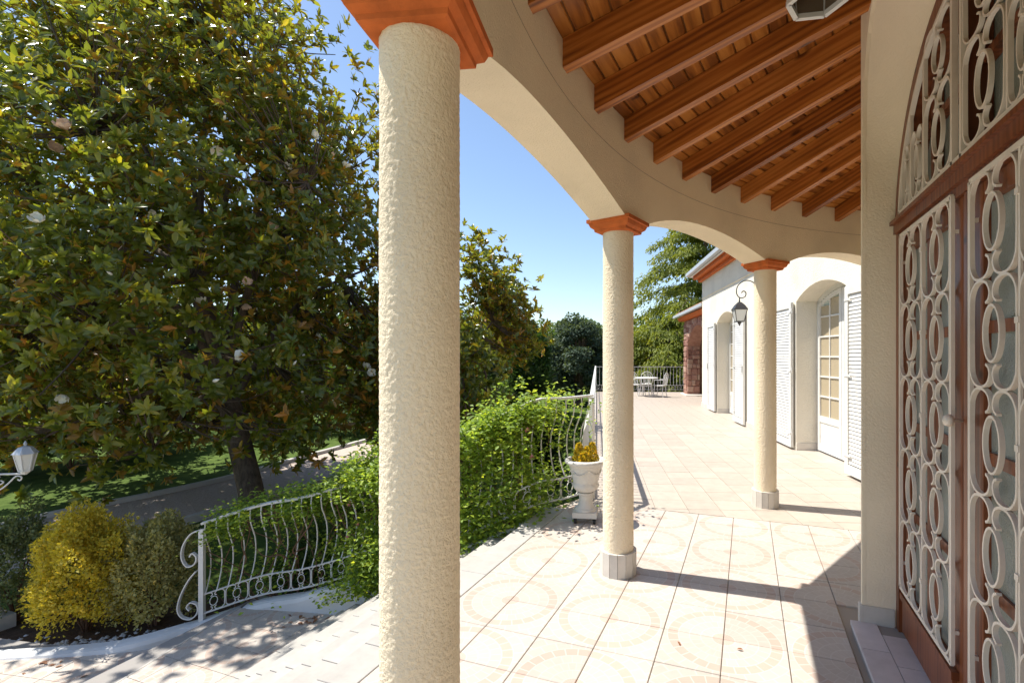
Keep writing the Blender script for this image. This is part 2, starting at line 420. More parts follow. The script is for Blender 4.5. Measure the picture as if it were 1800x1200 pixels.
# drive: gravel ribbon with concrete kerbs
def ribbon(pts, half, dz):
    V = []; F = []
    for i, p in enumerate(pts):
        t = (np.array(pts[min(i+1, len(pts)-1)])-np.array(pts[max(i-1, 0)])); t /= np.linalg.norm(t)
        for s in (-1, 1):
            q = (p[0]-t[1]*half*s, p[1]+t[0]*half*s); V.append((q[0], q[1], gz(*q)+dz))
    for i in range(len(pts)-1): F.append((2*i, 2*i+2, 2*i+3, 2*i+1))
    return V, F
drive_c = [(-13.5, -2), (-12.2, 2), (-10.9, 5), (-10.1, 7.5), (-9.95, 10), (-9.9, 14), (-10.8, 20), (-13, 28)]
dc = [tuple(p) for p in smoothpath(drive_c, 8)]
v, f = ribbon(dc, 1.0, .07); tag(MB().add(v, f).build('driveway', 'gravel'), kind='structure')
for sd, lab in ((-1, 'pale concrete kerb between gravel drive and magnolia bed'), (1, 'pale concrete kerb between gravel drive and far lawn')):
    pts = []
    for i, p in enumerate(dc):
        t = np.array(dc[min(i+1, len(dc)-1)])-np.array(dc[max(i-1, 0)]); t /= np.linalg.norm(t)
        q = (p[0]+t[1]*1.06*sd*-1, p[1]-t[0]*1.06*sd*-1); pts.append((q[0], q[1], gz(*q)+.08))
    tag(MB().bar(pts, .14, .13, (0, 0, 1)).build('drive_kerb', 'concrete'), lab, 'kerb', 'kerbs along the drive')

# ------------------------------------------------------------------ terrace, stairs, paving
T = .3325
def tile_mesh(name, w, l, h=.02):
    b = .003; mb = MB()
    w2, l2 = w/2-.002, l/2-.002
    V = [(sx*w2, sy*l2, -h) for sx, sy in ((-1,-1),(1,-1),(1,1),(-1,1))]+[(sx*w2, sy*l2, -b) for sx, sy in ((-1,-1),(1,-1),(1,1),(-1,1))]+[(sx*(w2-b), sy*(l2-b), 0) for sx, sy in ((-1,-1),(1,-1),(1,1),(-1,1))]
    F = [(0,1,5,4),(1,2,6,5),(2,3,7,6),(3,0,4,7),(4,5,9,8),(5,6,10,9),(6,7,11,10),(7,4,8,11),(8,9,10,11)]
    mb.add(V, F); me = bpy.data.meshes.new(name); me.from_pydata(mb.v, [], mb.f); me.update(); return me
RAIL_C = Vector((-1.63, 5.33, 0)); FAR_C = Vector((-6.26, 21.03, 0))
slab_poly = [(-2.0, -6), (3.2, -6), (3.2, 3.2), (2.6, 5.6), (1.5, 7.5), tuple(fac(9.3, 0)[:2]), tuple(fac(9.6, 0, .2)[:2]), (-.3, 22.5), (-6.45, 21.2), (-1.75, 5.35), (-2.0, 4.75)]
terr = prism(slab_poly, -2.6, -.012).build('terrace', 'grout'); tag(terr, kind='structure')
tm = tile_mesh('tile', T, T); tm.materials.append(M['tile'])
def zj(): return random.uniform(-.0008, .0008)
near = []
for i in range(12):
    for j in range(-9, 7):
        x = -1.787+T*(i+.5); y = 2.943+T*(j+.5)
        if x > .60+max(0, y-3.3)*.42 or y > 4.93: continue
        inst('tile', tm, terr, Matrix.Translation((x, y, zj())))
tc_ = tile_mesh('cut_tile', T, .24); tc_.materials.append(M['tile'])
for i in range(12): inst('tile', tc_, terr, Matrix.Translation((-1.787+T*(i+.5), 5.06, zj())))
# tiles laid along the house facade
far_tiles = []; planes = [(0, -1, -5.185)]
def half(p, q, side):
    d = (q-p).normalized(); nrm = Vector((d.y, -d.x))*side; return (nrm.x, nrm.y, nrm.x*p.x+nrm.y*p.y)
rail_in = (-FN.x, -FN.y, -(FN.x*RAIL_C.x+FN.y*RAIL_C.y)+.10)
planes.append(rail_in)
planes.append((FE.x, FE.y, FE.dot(FAR_C)-.02))
planes.append((FN.x, FN.y, FN.dot(F0)+.6))
for i in range(-4, 26):
    for j in range(-8, 52):
        o = RAIL_C+FN*(T*i)+FE*(T*j)
        q = [o, o+FN*T, o+FN*T+FE*T, o+FE*T]; cxy = sum((Vector(k) for k in q), Vector())/4
        poly = [(k.x+(cxy.x-k.x)*.013, k.y+(cxy.y-k.y)*.013) for k in q]
        poly = clip(poly, planes)
        if len(poly) >= 3: far_tiles.append((-cxy.x*ST+cxy.y*CT, poly))
far_tiles.sort(key=lambda a: a[0])
for d, poly in far_tiles[:290]:
    c = (sum(p[0] for p in poly)/len(poly), sum(p[1] for p in poly)/len(poly))
    o = prism([(p[0]-c[0], p[1]-c[1]) for p in poly], -.02, 0).build('tile', 'tile_far', terr); o.location = (c[0], c[1], zj())
mb = MB()
for d, poly in far_tiles[290:]: prism(poly, -.02, 0, mb)
tag(mb.build('tile_field', 'tile_far', terr), kind='stuff')
# edging strip of the terrace
em = tile_mesh('edge_tile', .215, T); em.materials.append(M['tread'])
for j in range(-10, 6):
    inst('edge_tile', em, terr, Matrix.Translation((-1.897, 2.943+T*(j+.35), zj())))
# stairs: first flight, landing, second flight, lower paving
NT, TD, RI = 8, .30, .165
mb = MB()
for k in range(1, NT+1):
    x1 = -2.0-TD*(k-1); x0 = -2.0-TD*k if k < NT else -5.6
    mb.box((x0, -6, -2.8), (x1+.0, 4.47, -RI*k-.012))
stairs = mb.build('stairs', 'grout_grey'); tag(stairs, kind='structure')
trm = tile_mesh('tread_tile', TD+.03, .40, .03); trm.materials.append(M['tread'])
for k in range(1, NT):
    for j in range(-2, 11):
        y = .3+.402*j+.13*(k % 3)
        if y+.2 > 4.46: continue
        inst('tread_tile', trm, stairs, Matrix.Translation((-2.0-TD*(k-.5)-.015, y, -RI*k+zj())))
LZ = -RI*NT
rot = R(10)
ex = Vector((math.cos(rot), math.sin(rot))); ey = Vector((-math.sin(rot), math.cos(rot)))
ledge = Vector((-5.45, 3.8))      # point on the landing's lower edge
pl_land = [(-ex.x, -ex.y, -(ex.dot(ledge)))]
KERB = [(-3.95, 4.55), (-4.35, 4.50), (-4.85, 4.40), (-5.35, 4.27), (-5.95, 4.0), (-6.4, 3.62), (-7.0, 3.28), (-7.9, 2.85), (-8.6, 2.5), (-9.5, 1.9)]
kp = smoothpath([(*p, 0) for p in KERB], 6)
def kerb_y(x):
    for a, b in zip(kp, kp[1:]):
        if b[0] <= x <= a[0]: return a[1]+(b[1]-a[1])*(x-a[0])/(b[0]-a[0])
    return 4.5
def kerb_planes(poly, inset=.08):
    c = sum(p[0] for p in poly)/len(poly); y = kerb_y(c); sl = (kerb_y(c+.1)-kerb_y(c-.1))/.2
    return [(-sl, 1, y-sl*c-inset)]
for i in range(-1, 7):
    for j in range(-6, 14):
        q = [(-4.13-T*(i+a), .9+T*(j+b)) for a, b in ((0,0),(1,0),(1,1),(0,1))]
        c0 = (sum(p[0] for p in q)/4, sum(p[1] for p in q)/4)
        q = [(p[0]+(c0[0]-p[0])*.013, p[1]+(c0[1]-p[1])*.013) for p in q]
        q = clip(q, pl_land+[(1, 0, -4.1)]+kerb_planes(q))
        if len(q) < 3: continue
        c = (sum(p[0] for p in q)/len(q), sum(p[1] for p in q)/len(q))
        o = prism([(p[0]-c[0], p[1]-c[1]) for p in q], -.02, 0).build('landing_tile', 'tile', stairs); o.location = (c[0], c[1], LZ+zj())
# second flight
def rbox(mb, a0, a1, b0, b1, z0, z1):
    P = [(ledge+ex*a+ey*b) for a, b in ((a0, b0), (a1, b0), (a1, b1), (a0, b1))]
    return prism([(p.x, p.y) for p in P], z0, z1, mb)
def rtiles(a0, a1, z, name, w, parent, matl):
    for j in range(-12, 3):
        P = [(ledge+ex*a+ey*b) for a, b in ((a0+.003, w*j), (a1-.003, w*j), (a1-.003, w*(j+1)-.005), (a0+.003, w*(j+1)-.005))]
        q = [(p.x, p.y) for p in P]; q = clip(q, kerb_planes(q, .06))
        if len(q) < 3: continue
        c = (sum(p[0] for p in q)/len(q), sum(p[1] for p in q)/len(q))
        o = prism([(p[0]-c[0], p[1]-c[1]) for p in q], -.02, 0).build(name, matl, parent); o.location = (c[0], c[1], z+zj())
mb = MB(); rbox(mb, -.03, .25, -4, .45, -2.8, LZ-.012); rbox(mb, -.36, .2, -4, .25, -2.8, LZ-RI-.012)
s2 = mb.build('lower_steps', 'grout_grey'); tag(s2, kind='structure')
rtiles(-.34, -.03, LZ-RI, 'tread_tile', .45, s2, 'tread'); rtiles(-.03, .0, LZ+.001, 'nosing_tile', .45, s2, 'tread')
mb = MB(); rbox(mb, -6, .2, -6, -.15, -2.9, LZ-2*RI-.012); pav = mb.build('lower_paving', 'grout_grey'); tag(pav, kind='structure')
for i in range(1, 9): rtiles(-.36-T*i, -.36-T*(i-1), LZ-2*RI, 'paving_tile', T, pav, 'tile')

# white rendered kerb wall that carries the stair railing
def kerb_top(x):
    return float(np.interp(-x, [3.9, 4.3, 4.85, 5.35, 6.0, 6.6, 7.2, 8.5, 9.5], [-.80, -.98, -1.17, -1.27, -1.49, -1.60, -1.62, -1.63, -1.63]))
mb = MB(); sec = []
for i, p in enumerate(kp):
    t = kp[min(i+1, len(kp)-1)]-kp[max(i-1, 0)]; t /= np.linalg.norm(t); nn = np.array((t[1], -t[0], 0)); 
    if nn[1] < 0: nn = -nn
    zt_ = kerb_top(p[0]); w = .11
    ring = []
    for a, z in ((-w, -2.7), (-w, zt_-.05), (-w*.8, zt_-.01), (-w*.4, zt_), (w*.6, zt_), (w, zt_-.03), (w, -2.7)):
        q = p+nn*a; ring.append((q[0], q[1], z))
    sec.append(ring)
k = 7
mb.add([q for r in sec for q in r], [(i*k+j, i*k+j+1, (i+1)*k+j+1, (i+1)*k+j) for i in range(len(sec)-1) for j in range(k-1)]+[tuple(range(k)), tuple((len(sec)-1)*k+j for j in range(k))[::-1]])
tag(mb.build('stair_wall', 'white_render', smooth=False), 'low curved white rendered wall edging the garden stairs below the iron railing', 'wall')
# retaining wall under the vine beside the upper flight
mb = MB()
mb.add([(-2.0, 4.47, -2.7), (-4.0, 4.47, -2.7), (-4.0, 4.47, -1.0), (-2.0, 4.47, -.02), (-2.0, 4.66, -2.7), (-4.0, 4.66, -2.7), (-4.0, 4.66, -1.0), (-2.0, 4.66, -.02)],
       [(0,1,2,3), (5,4,7,6), (3,2,6,7), (1,5,6,2), (4,0,3,7)])
tag(mb.build('stringer_wall', 'white_render'), 'sloping white rendered wall beside the upper stair flight under the climbing rose', 'wall')
# ------------------------------------------------------------------ portico columns
prof = [(.118, 0.0), (.118, .17)]
def shaft_mesh():
    n, kz = 150, 520; z0, z1 = .165, 2.53; V = []
    for i in range(kz+1):
        z = z0+(z1-z0)*i/kz
        for j in range(n):
            a = 2*math.pi*j/n; u = Vector((math.cos(a), math.sin(a), 0))
            q = Vector((u.x*.1135, u.y*.1135, z))
            d = noise.noise(q*75)*.6+noise.noise(q*150)*.4
            d = max(-.35, min(.35, d))*.0030+noise.noise(q*5)*.0012
            V.append((u.x*(.1125+d), u.y*(.1125+d), z))
    F = [(i*n+j, i*n+(j+1) % n, (i+1)*n+(j+1) % n, (i+1)*n+j) for i in range(kz) for j in range(n)]
    me = bpy.data.meshes.new('shaft'); me.from_pydata(V, [], F); me.update(); me.materials.append(M['stucco'])
    me.polygons.foreach_set('use_smooth', [True]*len(me.polygons)); return me
SH = shaft_mesh()
def cap_mesh():
    mb = MB(); s = math.sqrt(2)
    pr = [(.118, 2.495), (.128, 2.50), (.130, 2.515), (.150, 2.53), (.158, 2.548), (.160, 2.556), (.172, 2.560), (.172, 2.585)]
    mb.lathe([(r*s, z) for r, z in pr], 4, rot=math.pi/4)
    me = bpy.data.meshes.new('capital'); me.from_pydata(mb.v, [], mb.f); me.update(); me.materials.append(M['terracotta']); return me
CM = cap_mesh()
mbt = MB(); w = 2*math.pi/14
def arcblock(mb, r0, r1, a0, a1, z0, z1):
    V = [(r*math.cos(a), r*math.sin(a), z) for z in (z0, z1) for r, a in ((r0, a0), (r1, a0), (r1, a1), (r0, a1))]
    return mb.add(V, [(0,3,2,1),(4,5,6,7),(0,1,5,4),(1,2,6,5),(2,3,7,6),(3,0,4,7)])
arcblock(mbt, .10, .137, -w/2+.012, w/2-.012, 0, .172)
BT = bpy.data.meshes.new('base_tile'); BT.from_pydata(mbt.v, [], mbt.f); BT.update(); BT.materials.append(M['base_tile'])
for ang, lab in ((-13.5, 'round rough stucco column with terracotta capital at the head of the garden stairs'),
                 (13.5, 'round rough stucco column standing beside the white urn planter'),
                 (40.5, 'round rough stucco column at the house end of the portico, in front of the shuttered facade'),
                 (-40.5, 'round rough stucco column on the opposite side of the entrance door from the urn')):
    p = pol(R(ang), RC); c = empty('portico_column', lab, 'column', (p.x, p.y, 0), None, -R(ang))
    inst('shaft', SH, c, Matrix()); inst('capital', CM, c, Matrix())
    mb = MB().lathe([(.128, -.01), (.128, .168)], 28); mb.build('base_core', 'grout_grey', c)
    for k in range(14): inst('base_tile', BT, c, Matrix.Rotation(w*k, 4, 'Z'))
# ------------------------------------------------------------------ portico beam and roof
SL = .28; RIN, ROUT = 4.95, 5.225
def fb(s, z, t): return pol(s/RC, RIN+t, z)
halfop = R(13.5)*RC-.17
ops = [(R(a)*RC-halfop, R(a)*RC+halfop, 2.575, .19, 'seg', 2.575) for a in (-54, -27, 0, 27, 54)]
A0, A1 = -67, 62
ops[-1] = (ops[-1][0], R(61.5)*RC, 2.575, .17, 'seg', 2.575)
mb = wall_arches(fb, R(A0)*RC, R(A1)*RC, 2.575, 3.26, ROUT-RIN, ops, .12, lambda s, t: 3.240-SL*t)
beam = mb.build('portico_beam', 'stucco'); tag(beam, 'curved stucco beam with shallow arches spanning between the portico columns', 'beam')
sof = bpy.data.materials  # soffits share the stucco
mb = MB(); mb.bar([pol(R(a), RIN-.0005, 2.965) for a in np.linspace(A0, A1, 120)], .0035, .003, (0, 0, 1))
mb.build('plaster_joint', 'joint', beam)
roof = empty('portico_roof', 'conical timber portico roof with varnished pine rafters and plank ceiling', 'roof', (CX, CY, 0))
def rloc(a, r, z, tq=0): return Vector((-r*math.cos(a)-tq*math.sin(a), r*math.sin(a)-tq*math.cos(a), z))
RH, RW = .145, .066
RA = [R(.55+5.62*k) for k in range(-11, 11)]
r_in, r_out = 2.6, 5.20
sl_len = math.hypot(1, SL)
mbr = MB().box((0, -RW/2, -RH), ((r_out-r_in)*sl_len, RW/2, 0))
rme = bpy.data.meshes.new('rafter'); rme.from_pydata(mbr.v, [], mbr.f); rme.update(); rme.materials.append(M['rafter'])
def zc(r): return 3.243+(RIN-r)*SL
pitch = math.atan(SL)
for a in RA:
    # local x runs outwards and down
    xd = Vector((-math.cos(a), math.sin(a), -SL)).normalized(); yd = Vector((0, 0, 1)).cross(xd).normalized(); zd = xd.cross(yd)
    Mx = Matrix((xd, yd, zd)).transposed().to_4x4(); Mx.translation = Vector((-r_in*math.cos(a), r_in*math.sin(a), zc(r_in)))
    inst('rafter', rme, roof, Mx)
# planks between rafters, one mesh per course shared by every bay
PWD = .098; da = R(5.62); nk = int((RIN+.12-3.05)/PWD)
plank_me = []
for k in range(nk):
    r1 = RIN+.12-PWD*k; r0 = r1-PWD+.006
    h1, h0 = r1*math.sin(da/2)+.0, r0*math.sin(da/2)
    mb = MB(); u0, u1 = 0, (r1-r0)*sl_len
    V = [(u0, -h0, 0), (u1, -h1, 0), (u1, h1, 0), (u0, h0, 0)]
    b = .006
    Vb = [(u0+b, -h0, -b*.0-.0), (u1-b, -h1, 0), (u1-b, h1, 0), (u0+b, h0, 0)]
    mb.add([(x, y, .012) for x, y, z in V]+[(x, y, .006) for x, y, z in V]+[(x, y, 0) for x, y, z in Vb],
           [(0,1,2,3), (4,7,3,0), (6,5,1,2), (8,11,10,9), (4,8,11,7)[::-1], (5,6,10,9)[::-1]])
    me = bpy.data.meshes.new('plank'); me.from_pydata(mb.v, [], mb.f); me.update(); me.materials.append(M['plank']); plank_me.append((me, r0))
cnt = 0; extra = MB()
for i in range(len(RA)-1):
    a = (RA[i]+RA[i+1])/2
    xd = Vector((-math.cos(a), math.sin(a), -SL)).normalized(); yd = Vector((0, 0, 1)).cross(xd).normalized(); zd = xd.cross(yd)
    for me, r0 in plank_me:
        Mx = Matrix((xd, yd, zd)).transposed().to_4x4(); Mx.translation = Vector((-r0*math.cos(a), r0*math.sin(a), zc(r0)+.002))
        if a > R(-16) and cnt < 295: inst('plank', me, roof, Mx); cnt += 1
        else: extra.add([Mx @ v.co for v in me.vertices], [tuple(p.vertices) for p in me.polygons])
tag(extra.build('plank_field', 'plank', roof), kind='stuff')
mb = MB(); nn = 60
aa = np.linspace(R(-72), R(70), nn)
for rr0, rr1, dz in ((2.0, 5.34, .03),):
    V = []
    for a in aa:
        for r, dzz in ((rr0, dz), (rr1, dz), (rr1, dz+.09), (rr0, dz+.09)): V.append(rloc(a, r, zc(r)+dzz))
    mb.add(V, [(i*4+j, i*4+(j+1) % 4, (i+1)*4+(j+1) % 4, (i+1)*4+j) for i in range(nn-1) for j in range(4)])
mb.build('roof_deck', 'roof_tile', roof)
# ------------------------------------------------------------------ entrance wall and door
WX, DX, DYC, DHW = .63, .82, 2.39, .925
def fw(s, z, t): return Vector((WX+t, s, z))
mb = wall_arches(fw, DYC-DHW-.02, 3.345, .0, 3.9, .02, [(DYC-DHW, DYC+DHW, 2.30, 1.30, 'super', 0)], .2)
# splayed reveal between the tall opening in the wall face and the round arch of the door
nA = 96; V = []
for i in range(nA+1):
    th_ = math.pi*i/nA; c_, s_ = math.cos(th_), math.sin(th_)
    V += [(WX+.019, DYC+DHW*math.copysign(abs(c_)**.5, c_), 2.30+1.30*abs(s_)**.5), (DX+.06, DYC+DHW*c_, 2.30+DHW*s_)]
V = [(WX+.019, DYC+DHW, 0), (DX+.06, DYC+DHW, 0)]+V+[(WX+.019, DYC-DHW, 0), (DX+.06, DYC-DHW, 0)]
reveal = MB().add(V, [(2*i, 2*i+1, 2*i+3, 2*i+2) for i in range(nA+2)])
# the wall goes on round the inside of the portico in facets
def seg_wall(mb, p, q, z0, z1, th=.35):
    p, q = Vector((*p, 0)), Vector((*q, 0)); d = (q-p).normalized(); nn = Vector((d.y, -d.x, 0))
    V = [p, q, q+nn*th, p+nn*th]; return prism([(v.x, v.y) for v in V], z0, z1, mb)
prism([(.632, 3.347), (1.372, 4.80), (1.70, 4.70), (1.13, 3.347)], 0, 4.1, mb)
prism([(1.374, 4.803), (2.25, 5.44), (2.5, 5.1), (1.702, 4.703)], 0, 4.1, mb)
prism([(1.42, -.9), (1.75, -.8), (1.13, DYC-DHW-.022), (.632, DYC-DHW-.022)], 0, 4.1, mb)
ew = mb.build('entrance_wall', 'stucco_smooth'); reveal.build('arch_reveal', 'stucco_smooth', ew, True); tag(ew, 'cream stucco entrance wall with a deep round-arched doorway', 'wall')
MB().box((WX+.0005, 3.302, 0), (DX-.03, 3.3165, .15)).build('skirting_tile', 'base_tile', ew); MB().box((WX-.014, 3.302, 0), (WX, 3.352, .15)).build('skirting_tile', 'base_tile', ew)
ds = MB().box((.575, 1.2, -.01), (DX+.15, 3.314, .048)).build('doorstep', 'grout_grey'); tag(ds, 'raised doorstep of pale lilac tiles in front of the wooden entrance door', 'step')
for j in range(7):
    for (x0, x1) in ((.568, .70), (.704, .85)):
        w_ = .30; y1 = 3.305-w_*j - (0 if x0 < .6 else .12); y0 = y1-w_+.005
        o = MB().box((x0, y0, .03), (x1, min(y1, 3.305), .055)).build('step_tile', 'step_tile', ds)
door = empty('entrance_door', 'double wooden entrance door with arched fanlight and cream wrought-iron scroll grilles', 'door', (DX, DYC, 0))
# local coordinates: x depth into house, y along, z up
ZT = 2.335
def arcp(r, n=24, a0=0, a1=math.pi, zc_=2.30): return [(0, r*math.cos(a0+(a1-a0)*i/n), zc_+r*math.sin(a0+(a1-a0)*i/n)) for i in range(n+1)]
mb = MB(); rr = DHW-.025
mb.tube([(.026, y, z) for _, y, z in arcp(DHW-.06, 40, .03, math.pi-.03)], 1, 4, True, (.052, .058), (1, 0, 0))
mb.bar([(0.03, rr, .05), (0.03, rr, 2.30)]+[(0.03, y, z) for _, y, z in arcp(rr)[1:-1]]+[(0.03, -rr, 2.30), (.03, -rr, .05)], .10, .055, (1, 0, 0))
mb.build('frame', 'door_wood', door)
mb = MB(); dw = DHW-.006; mb.box((-.035, -dw, 2.285), (.088, dw, 2.335)); mb.box((-.055, -dw, 2.335), (.088, dw, 2.355)); mb.box((-.016, -dw+.05, 2.242), (.084, dw-.05, 2.285)); mb.build('transom', 'door_wood', door)
mb = MB(); mb.box((-.01, -.035, 2.355), (.07, .035, 3.19)); mb.build('fanlight_mullion', 'door_wood', door)
# fanlight glass
mb = MB(); pts = arcp(DHW-.05, 30); mb.add([(.075, y, z) for _, y, z in pts], [tuple(range(len(pts)))]); mb.build('fanlight_glass', 'frosted', door)
mb = MB()
for yy in (-.5, .5): mb.box((.03, yy-.02, 2.355), (.07, yy+.02, 2.30+math.sqrt(DHW**2-.52**2)))
for yy in (0.04, -DHW+.05): mb.box((.03, yy, 2.72), (.07, yy+DHW-.09, 2.755))
mb.build('fanlight_bar', 'door_wood', door)
def c_scroll(h, w, sgn):
    """tall C open towards +sgn with hooked ends; points in (u,v) centred on 0"""
    hk = [(w*x_, h*y_) for x_, y_ in ((.78, .285), (.90, .312), (.955, .37), (.89, .44), (.73, .485), (.50, .50), (.25, .478), (.065, .40), (0, .27))]
    P = hk+[(u, -v) for u, v in hk[::-1]]
    return [(sgn*(u-w*.5), v) for u, v in P]
def sm2(P, n=4): return [(float(q[0]), float(q[1])) for q in smoothpath([(u, v, 0) for u, v in P], n)]
def unit_mesh(name, W_, H_, bar=.009, dep=.016):
    mb = MB()
    cw = W_*.475
    for sg in (1, -1):
        P = sm2(c_scroll(H_*.985, cw, sg), 4)
        off = -sg*(W_/2-cw/2-.004)
        mb.bar([(0, u+off, v) for u, v in P], bar, dep, (0, 1, 0)) if False else mb.tube([(0, u+off, v) for u, v in P], 1, 4, True, (dep/2, bar/2), (1, 0, 0))
    E = [(0, W_*.175*math.cos(t), H_*.255*math.sin(t)) for t in np.linspace(0, 2*math.pi, 25)]
    mb.tube(E, 1, 4, False, (dep/2, bar/2), (1, 0, 0))
    me = bpy.data.meshes.new(name); me.from_pydata(mb.v, [], mb.f); me.update(); me.materials.append(M['cream_metal']); return me
UW, UH = .345, .385
um = unit_mesh('scroll', UW, UH)
PZ0, PZ1 = .325, 2.255
def build_leaf(name, y0, sgn):
    # y0: meeting edge at 0, leaf goes to sgn*0.87
    leaf = MB(); Wd = DHW-.055
    ya, yb = sorted((sgn*.004, sgn*Wd))
    leaf.box((0, ya, .055), (.05, ya+.135, 2.24)); leaf.box((0, yb-.135, .055), (.05, yb, 2.24))
    leaf.box((0.001, ya+.135, .055), (.049, yb-.135, .30)); leaf.box((0.001, ya+.135, 2.16), (.049, yb-.135, 2.24))
    leaf.box((-.018, ya+.10, .085), (.0, yb-.06, .27)); leaf.box((-.028, ya+.08, .262), (.0, yb-.05, .295))
    for zz in (.72, 1.20, 1.68): leaf.box((.012, ya+.135, zz), (.047, (ya+yb)/2-.075, zz+.045)); leaf.box((.012, (ya+yb)/2+.075, zz), (.047, yb-.135, zz+.045))
    leaf.box((.012, (ya+yb)/2-.075, .30), (.046, (ya+yb)/2+.075, 2.16))
    lo = leaf.build('leaf', 'door_wood', door)
    for i, (z0, z1) in enumerate(((.30, .72), (.765, 1.20), (1.245, 1.68), (1.725, 2.16))):
        for y_0, y_1 in ((ya+.135, (ya+yb)/2-.075), ((ya+yb)/2+.075, yb-.135)):
            MB().box((.024, y_0, z0), (.032, y_1, z1)).build('pane', 'frosted', lo)
    mb = MB(); pa, pb = (ya+.088, yb-.045) if sgn > 0 else (ya+.045, yb-.088); dX = -.022
    for a, b in (((dX, pa, PZ0), (dX, pb, PZ0)), ((dX, pb, PZ0), (dX, pb, PZ1)), ((dX, pb, PZ1), (dX, pa, PZ1)), ((dX, pa, PZ1), (dX, pa, PZ0))):
        mb.bar([a, b], .014, .020, (1, 0, 0))
    mid = (pa+pb)/2; mb.bar([(dX, mid, PZ0), (dX, mid, PZ1)], .008, .014, (1, 0, 0))
    for zz in (.5, .9, 1.3, 1.7, 2.1): mb.box((dX-.012, mid-.012, zz), (dX+.012, mid+.012, zz+.02))
    for zz in (.45, 2.1):
        for yy in (pa, pb): mb.box((dX, yy-.008, zz), (0.0, yy+.008, zz+.016))
    gr = mb.build('grille', 'cream_metal', door)
    W2 = (pb-pa)/2
    for cidx in range(2):
        for k in range(5):
            o = inst('scroll', um, gr, Matrix.Translation((dX, pa+W2*(cidx+.5), PZ0+.0+(PZ1-PZ0)/5*(k+.5))) @ Matrix.Diagonal((1, (W2-.012)/UW, (PZ1-PZ0)/5/UH, 1)))
    return lo, gr
lo, gr = build_leaf('leaf', 0, 1); build_leaf('leaf', 0, -1)
mb = MB(); mb.lathe([(.006, 0), (.008, .03), (.022, .038), (.026, .05), (.02, .064), (.004, .07)], 14)
kn = mb.build('knob', 'cream_metal', door, True); kn.rotation_euler = (0, -math.pi/2, 0); kn.location = (0.0, .045, 1.335)
mb = MB().box((-.012, -.028, .055), (.052, .0035, 2.24)); mb.build('astragal', 'door_wood', door)
# fanlight grille
mb = MB(); dX = -.03; rg = DHW-.125
gp = [(dX, y, z) for _, y, z in arcp(rg, 40, .09, math.pi-.09)]; mb.tube(gp, 1, 4, True, (.011, .009), (1, 0, 0))
for y_ in (-.045, .045): mb.tube([(dX, y_, 2.37), (dX, y_, 2.30+math.sqrt(rg*rg-.045**2))], 1, 4, True, (.011, .009), (1, 0, 0))
mb.tube([(dX, -rg, 2.375), (dX, rg, 2.375)], 1, 4, True, (.011, .009), (1, 0, 0))
for sg in (-1, 1):
    for yy in (.405, .60): mb.tube([(dX, sg*yy, 2.38), (dX, sg*yy, 2.30+math.sqrt(max(.01, rg*rg-yy*yy)))], 1, 4, True, (.007, .005), (1, 0, 0))
fg = mb.build('fanlight_grille', 'cream_metal', door)
for sg in (-1, 1):
    for yc, w_ in ((.225, .345), (.50, .18), (.68, .13)):
        ytop = 2.30+math.sqrt(max(.0, rg*rg-(yc+w_*.35)**2)); zz = 2.385; hh = .385*(1 if w_ > .3 else .85)
        while zz+hh*.7 < ytop+.06:
            h_ = min(hh, ytop-zz+.05)
            inst('scroll', um, fg, Matrix.Translation((dX, sg*yc, zz+h_/2)) @ Matrix.Diagonal((1, w_/UW*.97, h_/UH, 1))); zz += h_
# ------------------------------------------------------------------ ceiling lantern
p = Vector((.30, 2.50, 0))
cl = empty('ceiling_lantern', 'white framed glass lantern hanging under the portico rafters', 'lantern', (p.x, p.y, 0))
mb = MB(); n6 = 6
zb = 3.20
for i in range(6):
    a, b = (R(60*i+10), R(60*(i+1)+10))
    P = lambda ang, r, z: (r*math.cos(ang), r*math.sin(ang), z)
    mb.bar([P(a, .125, zb), P(b, .125, zb)], .022, .022, (0, 0, 1)); mb.bar([P(a, .15, zb+.26), P(b, .15, zb+.26)], .02, .02, (0, 0, 1))
    mb.bar([P(a, .125, zb), P(a, .15, zb+.26)], .012, .012, (0, 1, 0))
mb.build('frame', 'white_metal', cl)
for i in range(6):
    a, b = (R(60*i+10), R(60*(i+1)+10))
    MB().add([P(a, .122, zb+.01), P(b, .122, zb+.01), P(b, .146, zb+.25), P(a, .146, zb+.25)], [(0, 1, 2, 3)]).build('pane', 'lantern_glass_dark', cl)
MB().lathe([(.17, .27), (.10, .33), (.04, .37), (.01, .40)], 6, (0, 0, zb), R(10)).build('cap', 'white_metal', cl)
MB().tube([(0, 0, zb+.38), (0, 0, 3.80)], .006, 6).build('chain', 'white_metal', cl)
# ------------------------------------------------------------------ main house
house = empty('house', 'cream rendered villa wing with arched french windows, louvred shutters and terracotta eaves', 'house')
OPS = [(.25, 2.0), (5.6, 7.4)]
SPR, RISE = 2.50, .22
mb = wall_arches(lambda s, z, t: fac(s, z, t), -2.4, 9.3, 0, 3.95, .42, [(a, b, SPR, RISE, 'seg', 0) for a, b in OPS], .5)
hw = mb.build('wall', 'facade', house)
MB().add([fac(9.3, 0, .42), fac(9.3, 0, 5.0), fac(9.3, 3.95, 5.0), fac(9.3, 3.95, .42)], [(0, 1, 2, 3)]).build('end_wall', 'facade', house)
mb = MB(); mb.bar([fac(-2.4, 3.37, -.006), fac(9.31, 3.37, -.006)], .03, .02, (0, 0, 1)); mb.build('string_course', 'stucco_smooth', house)
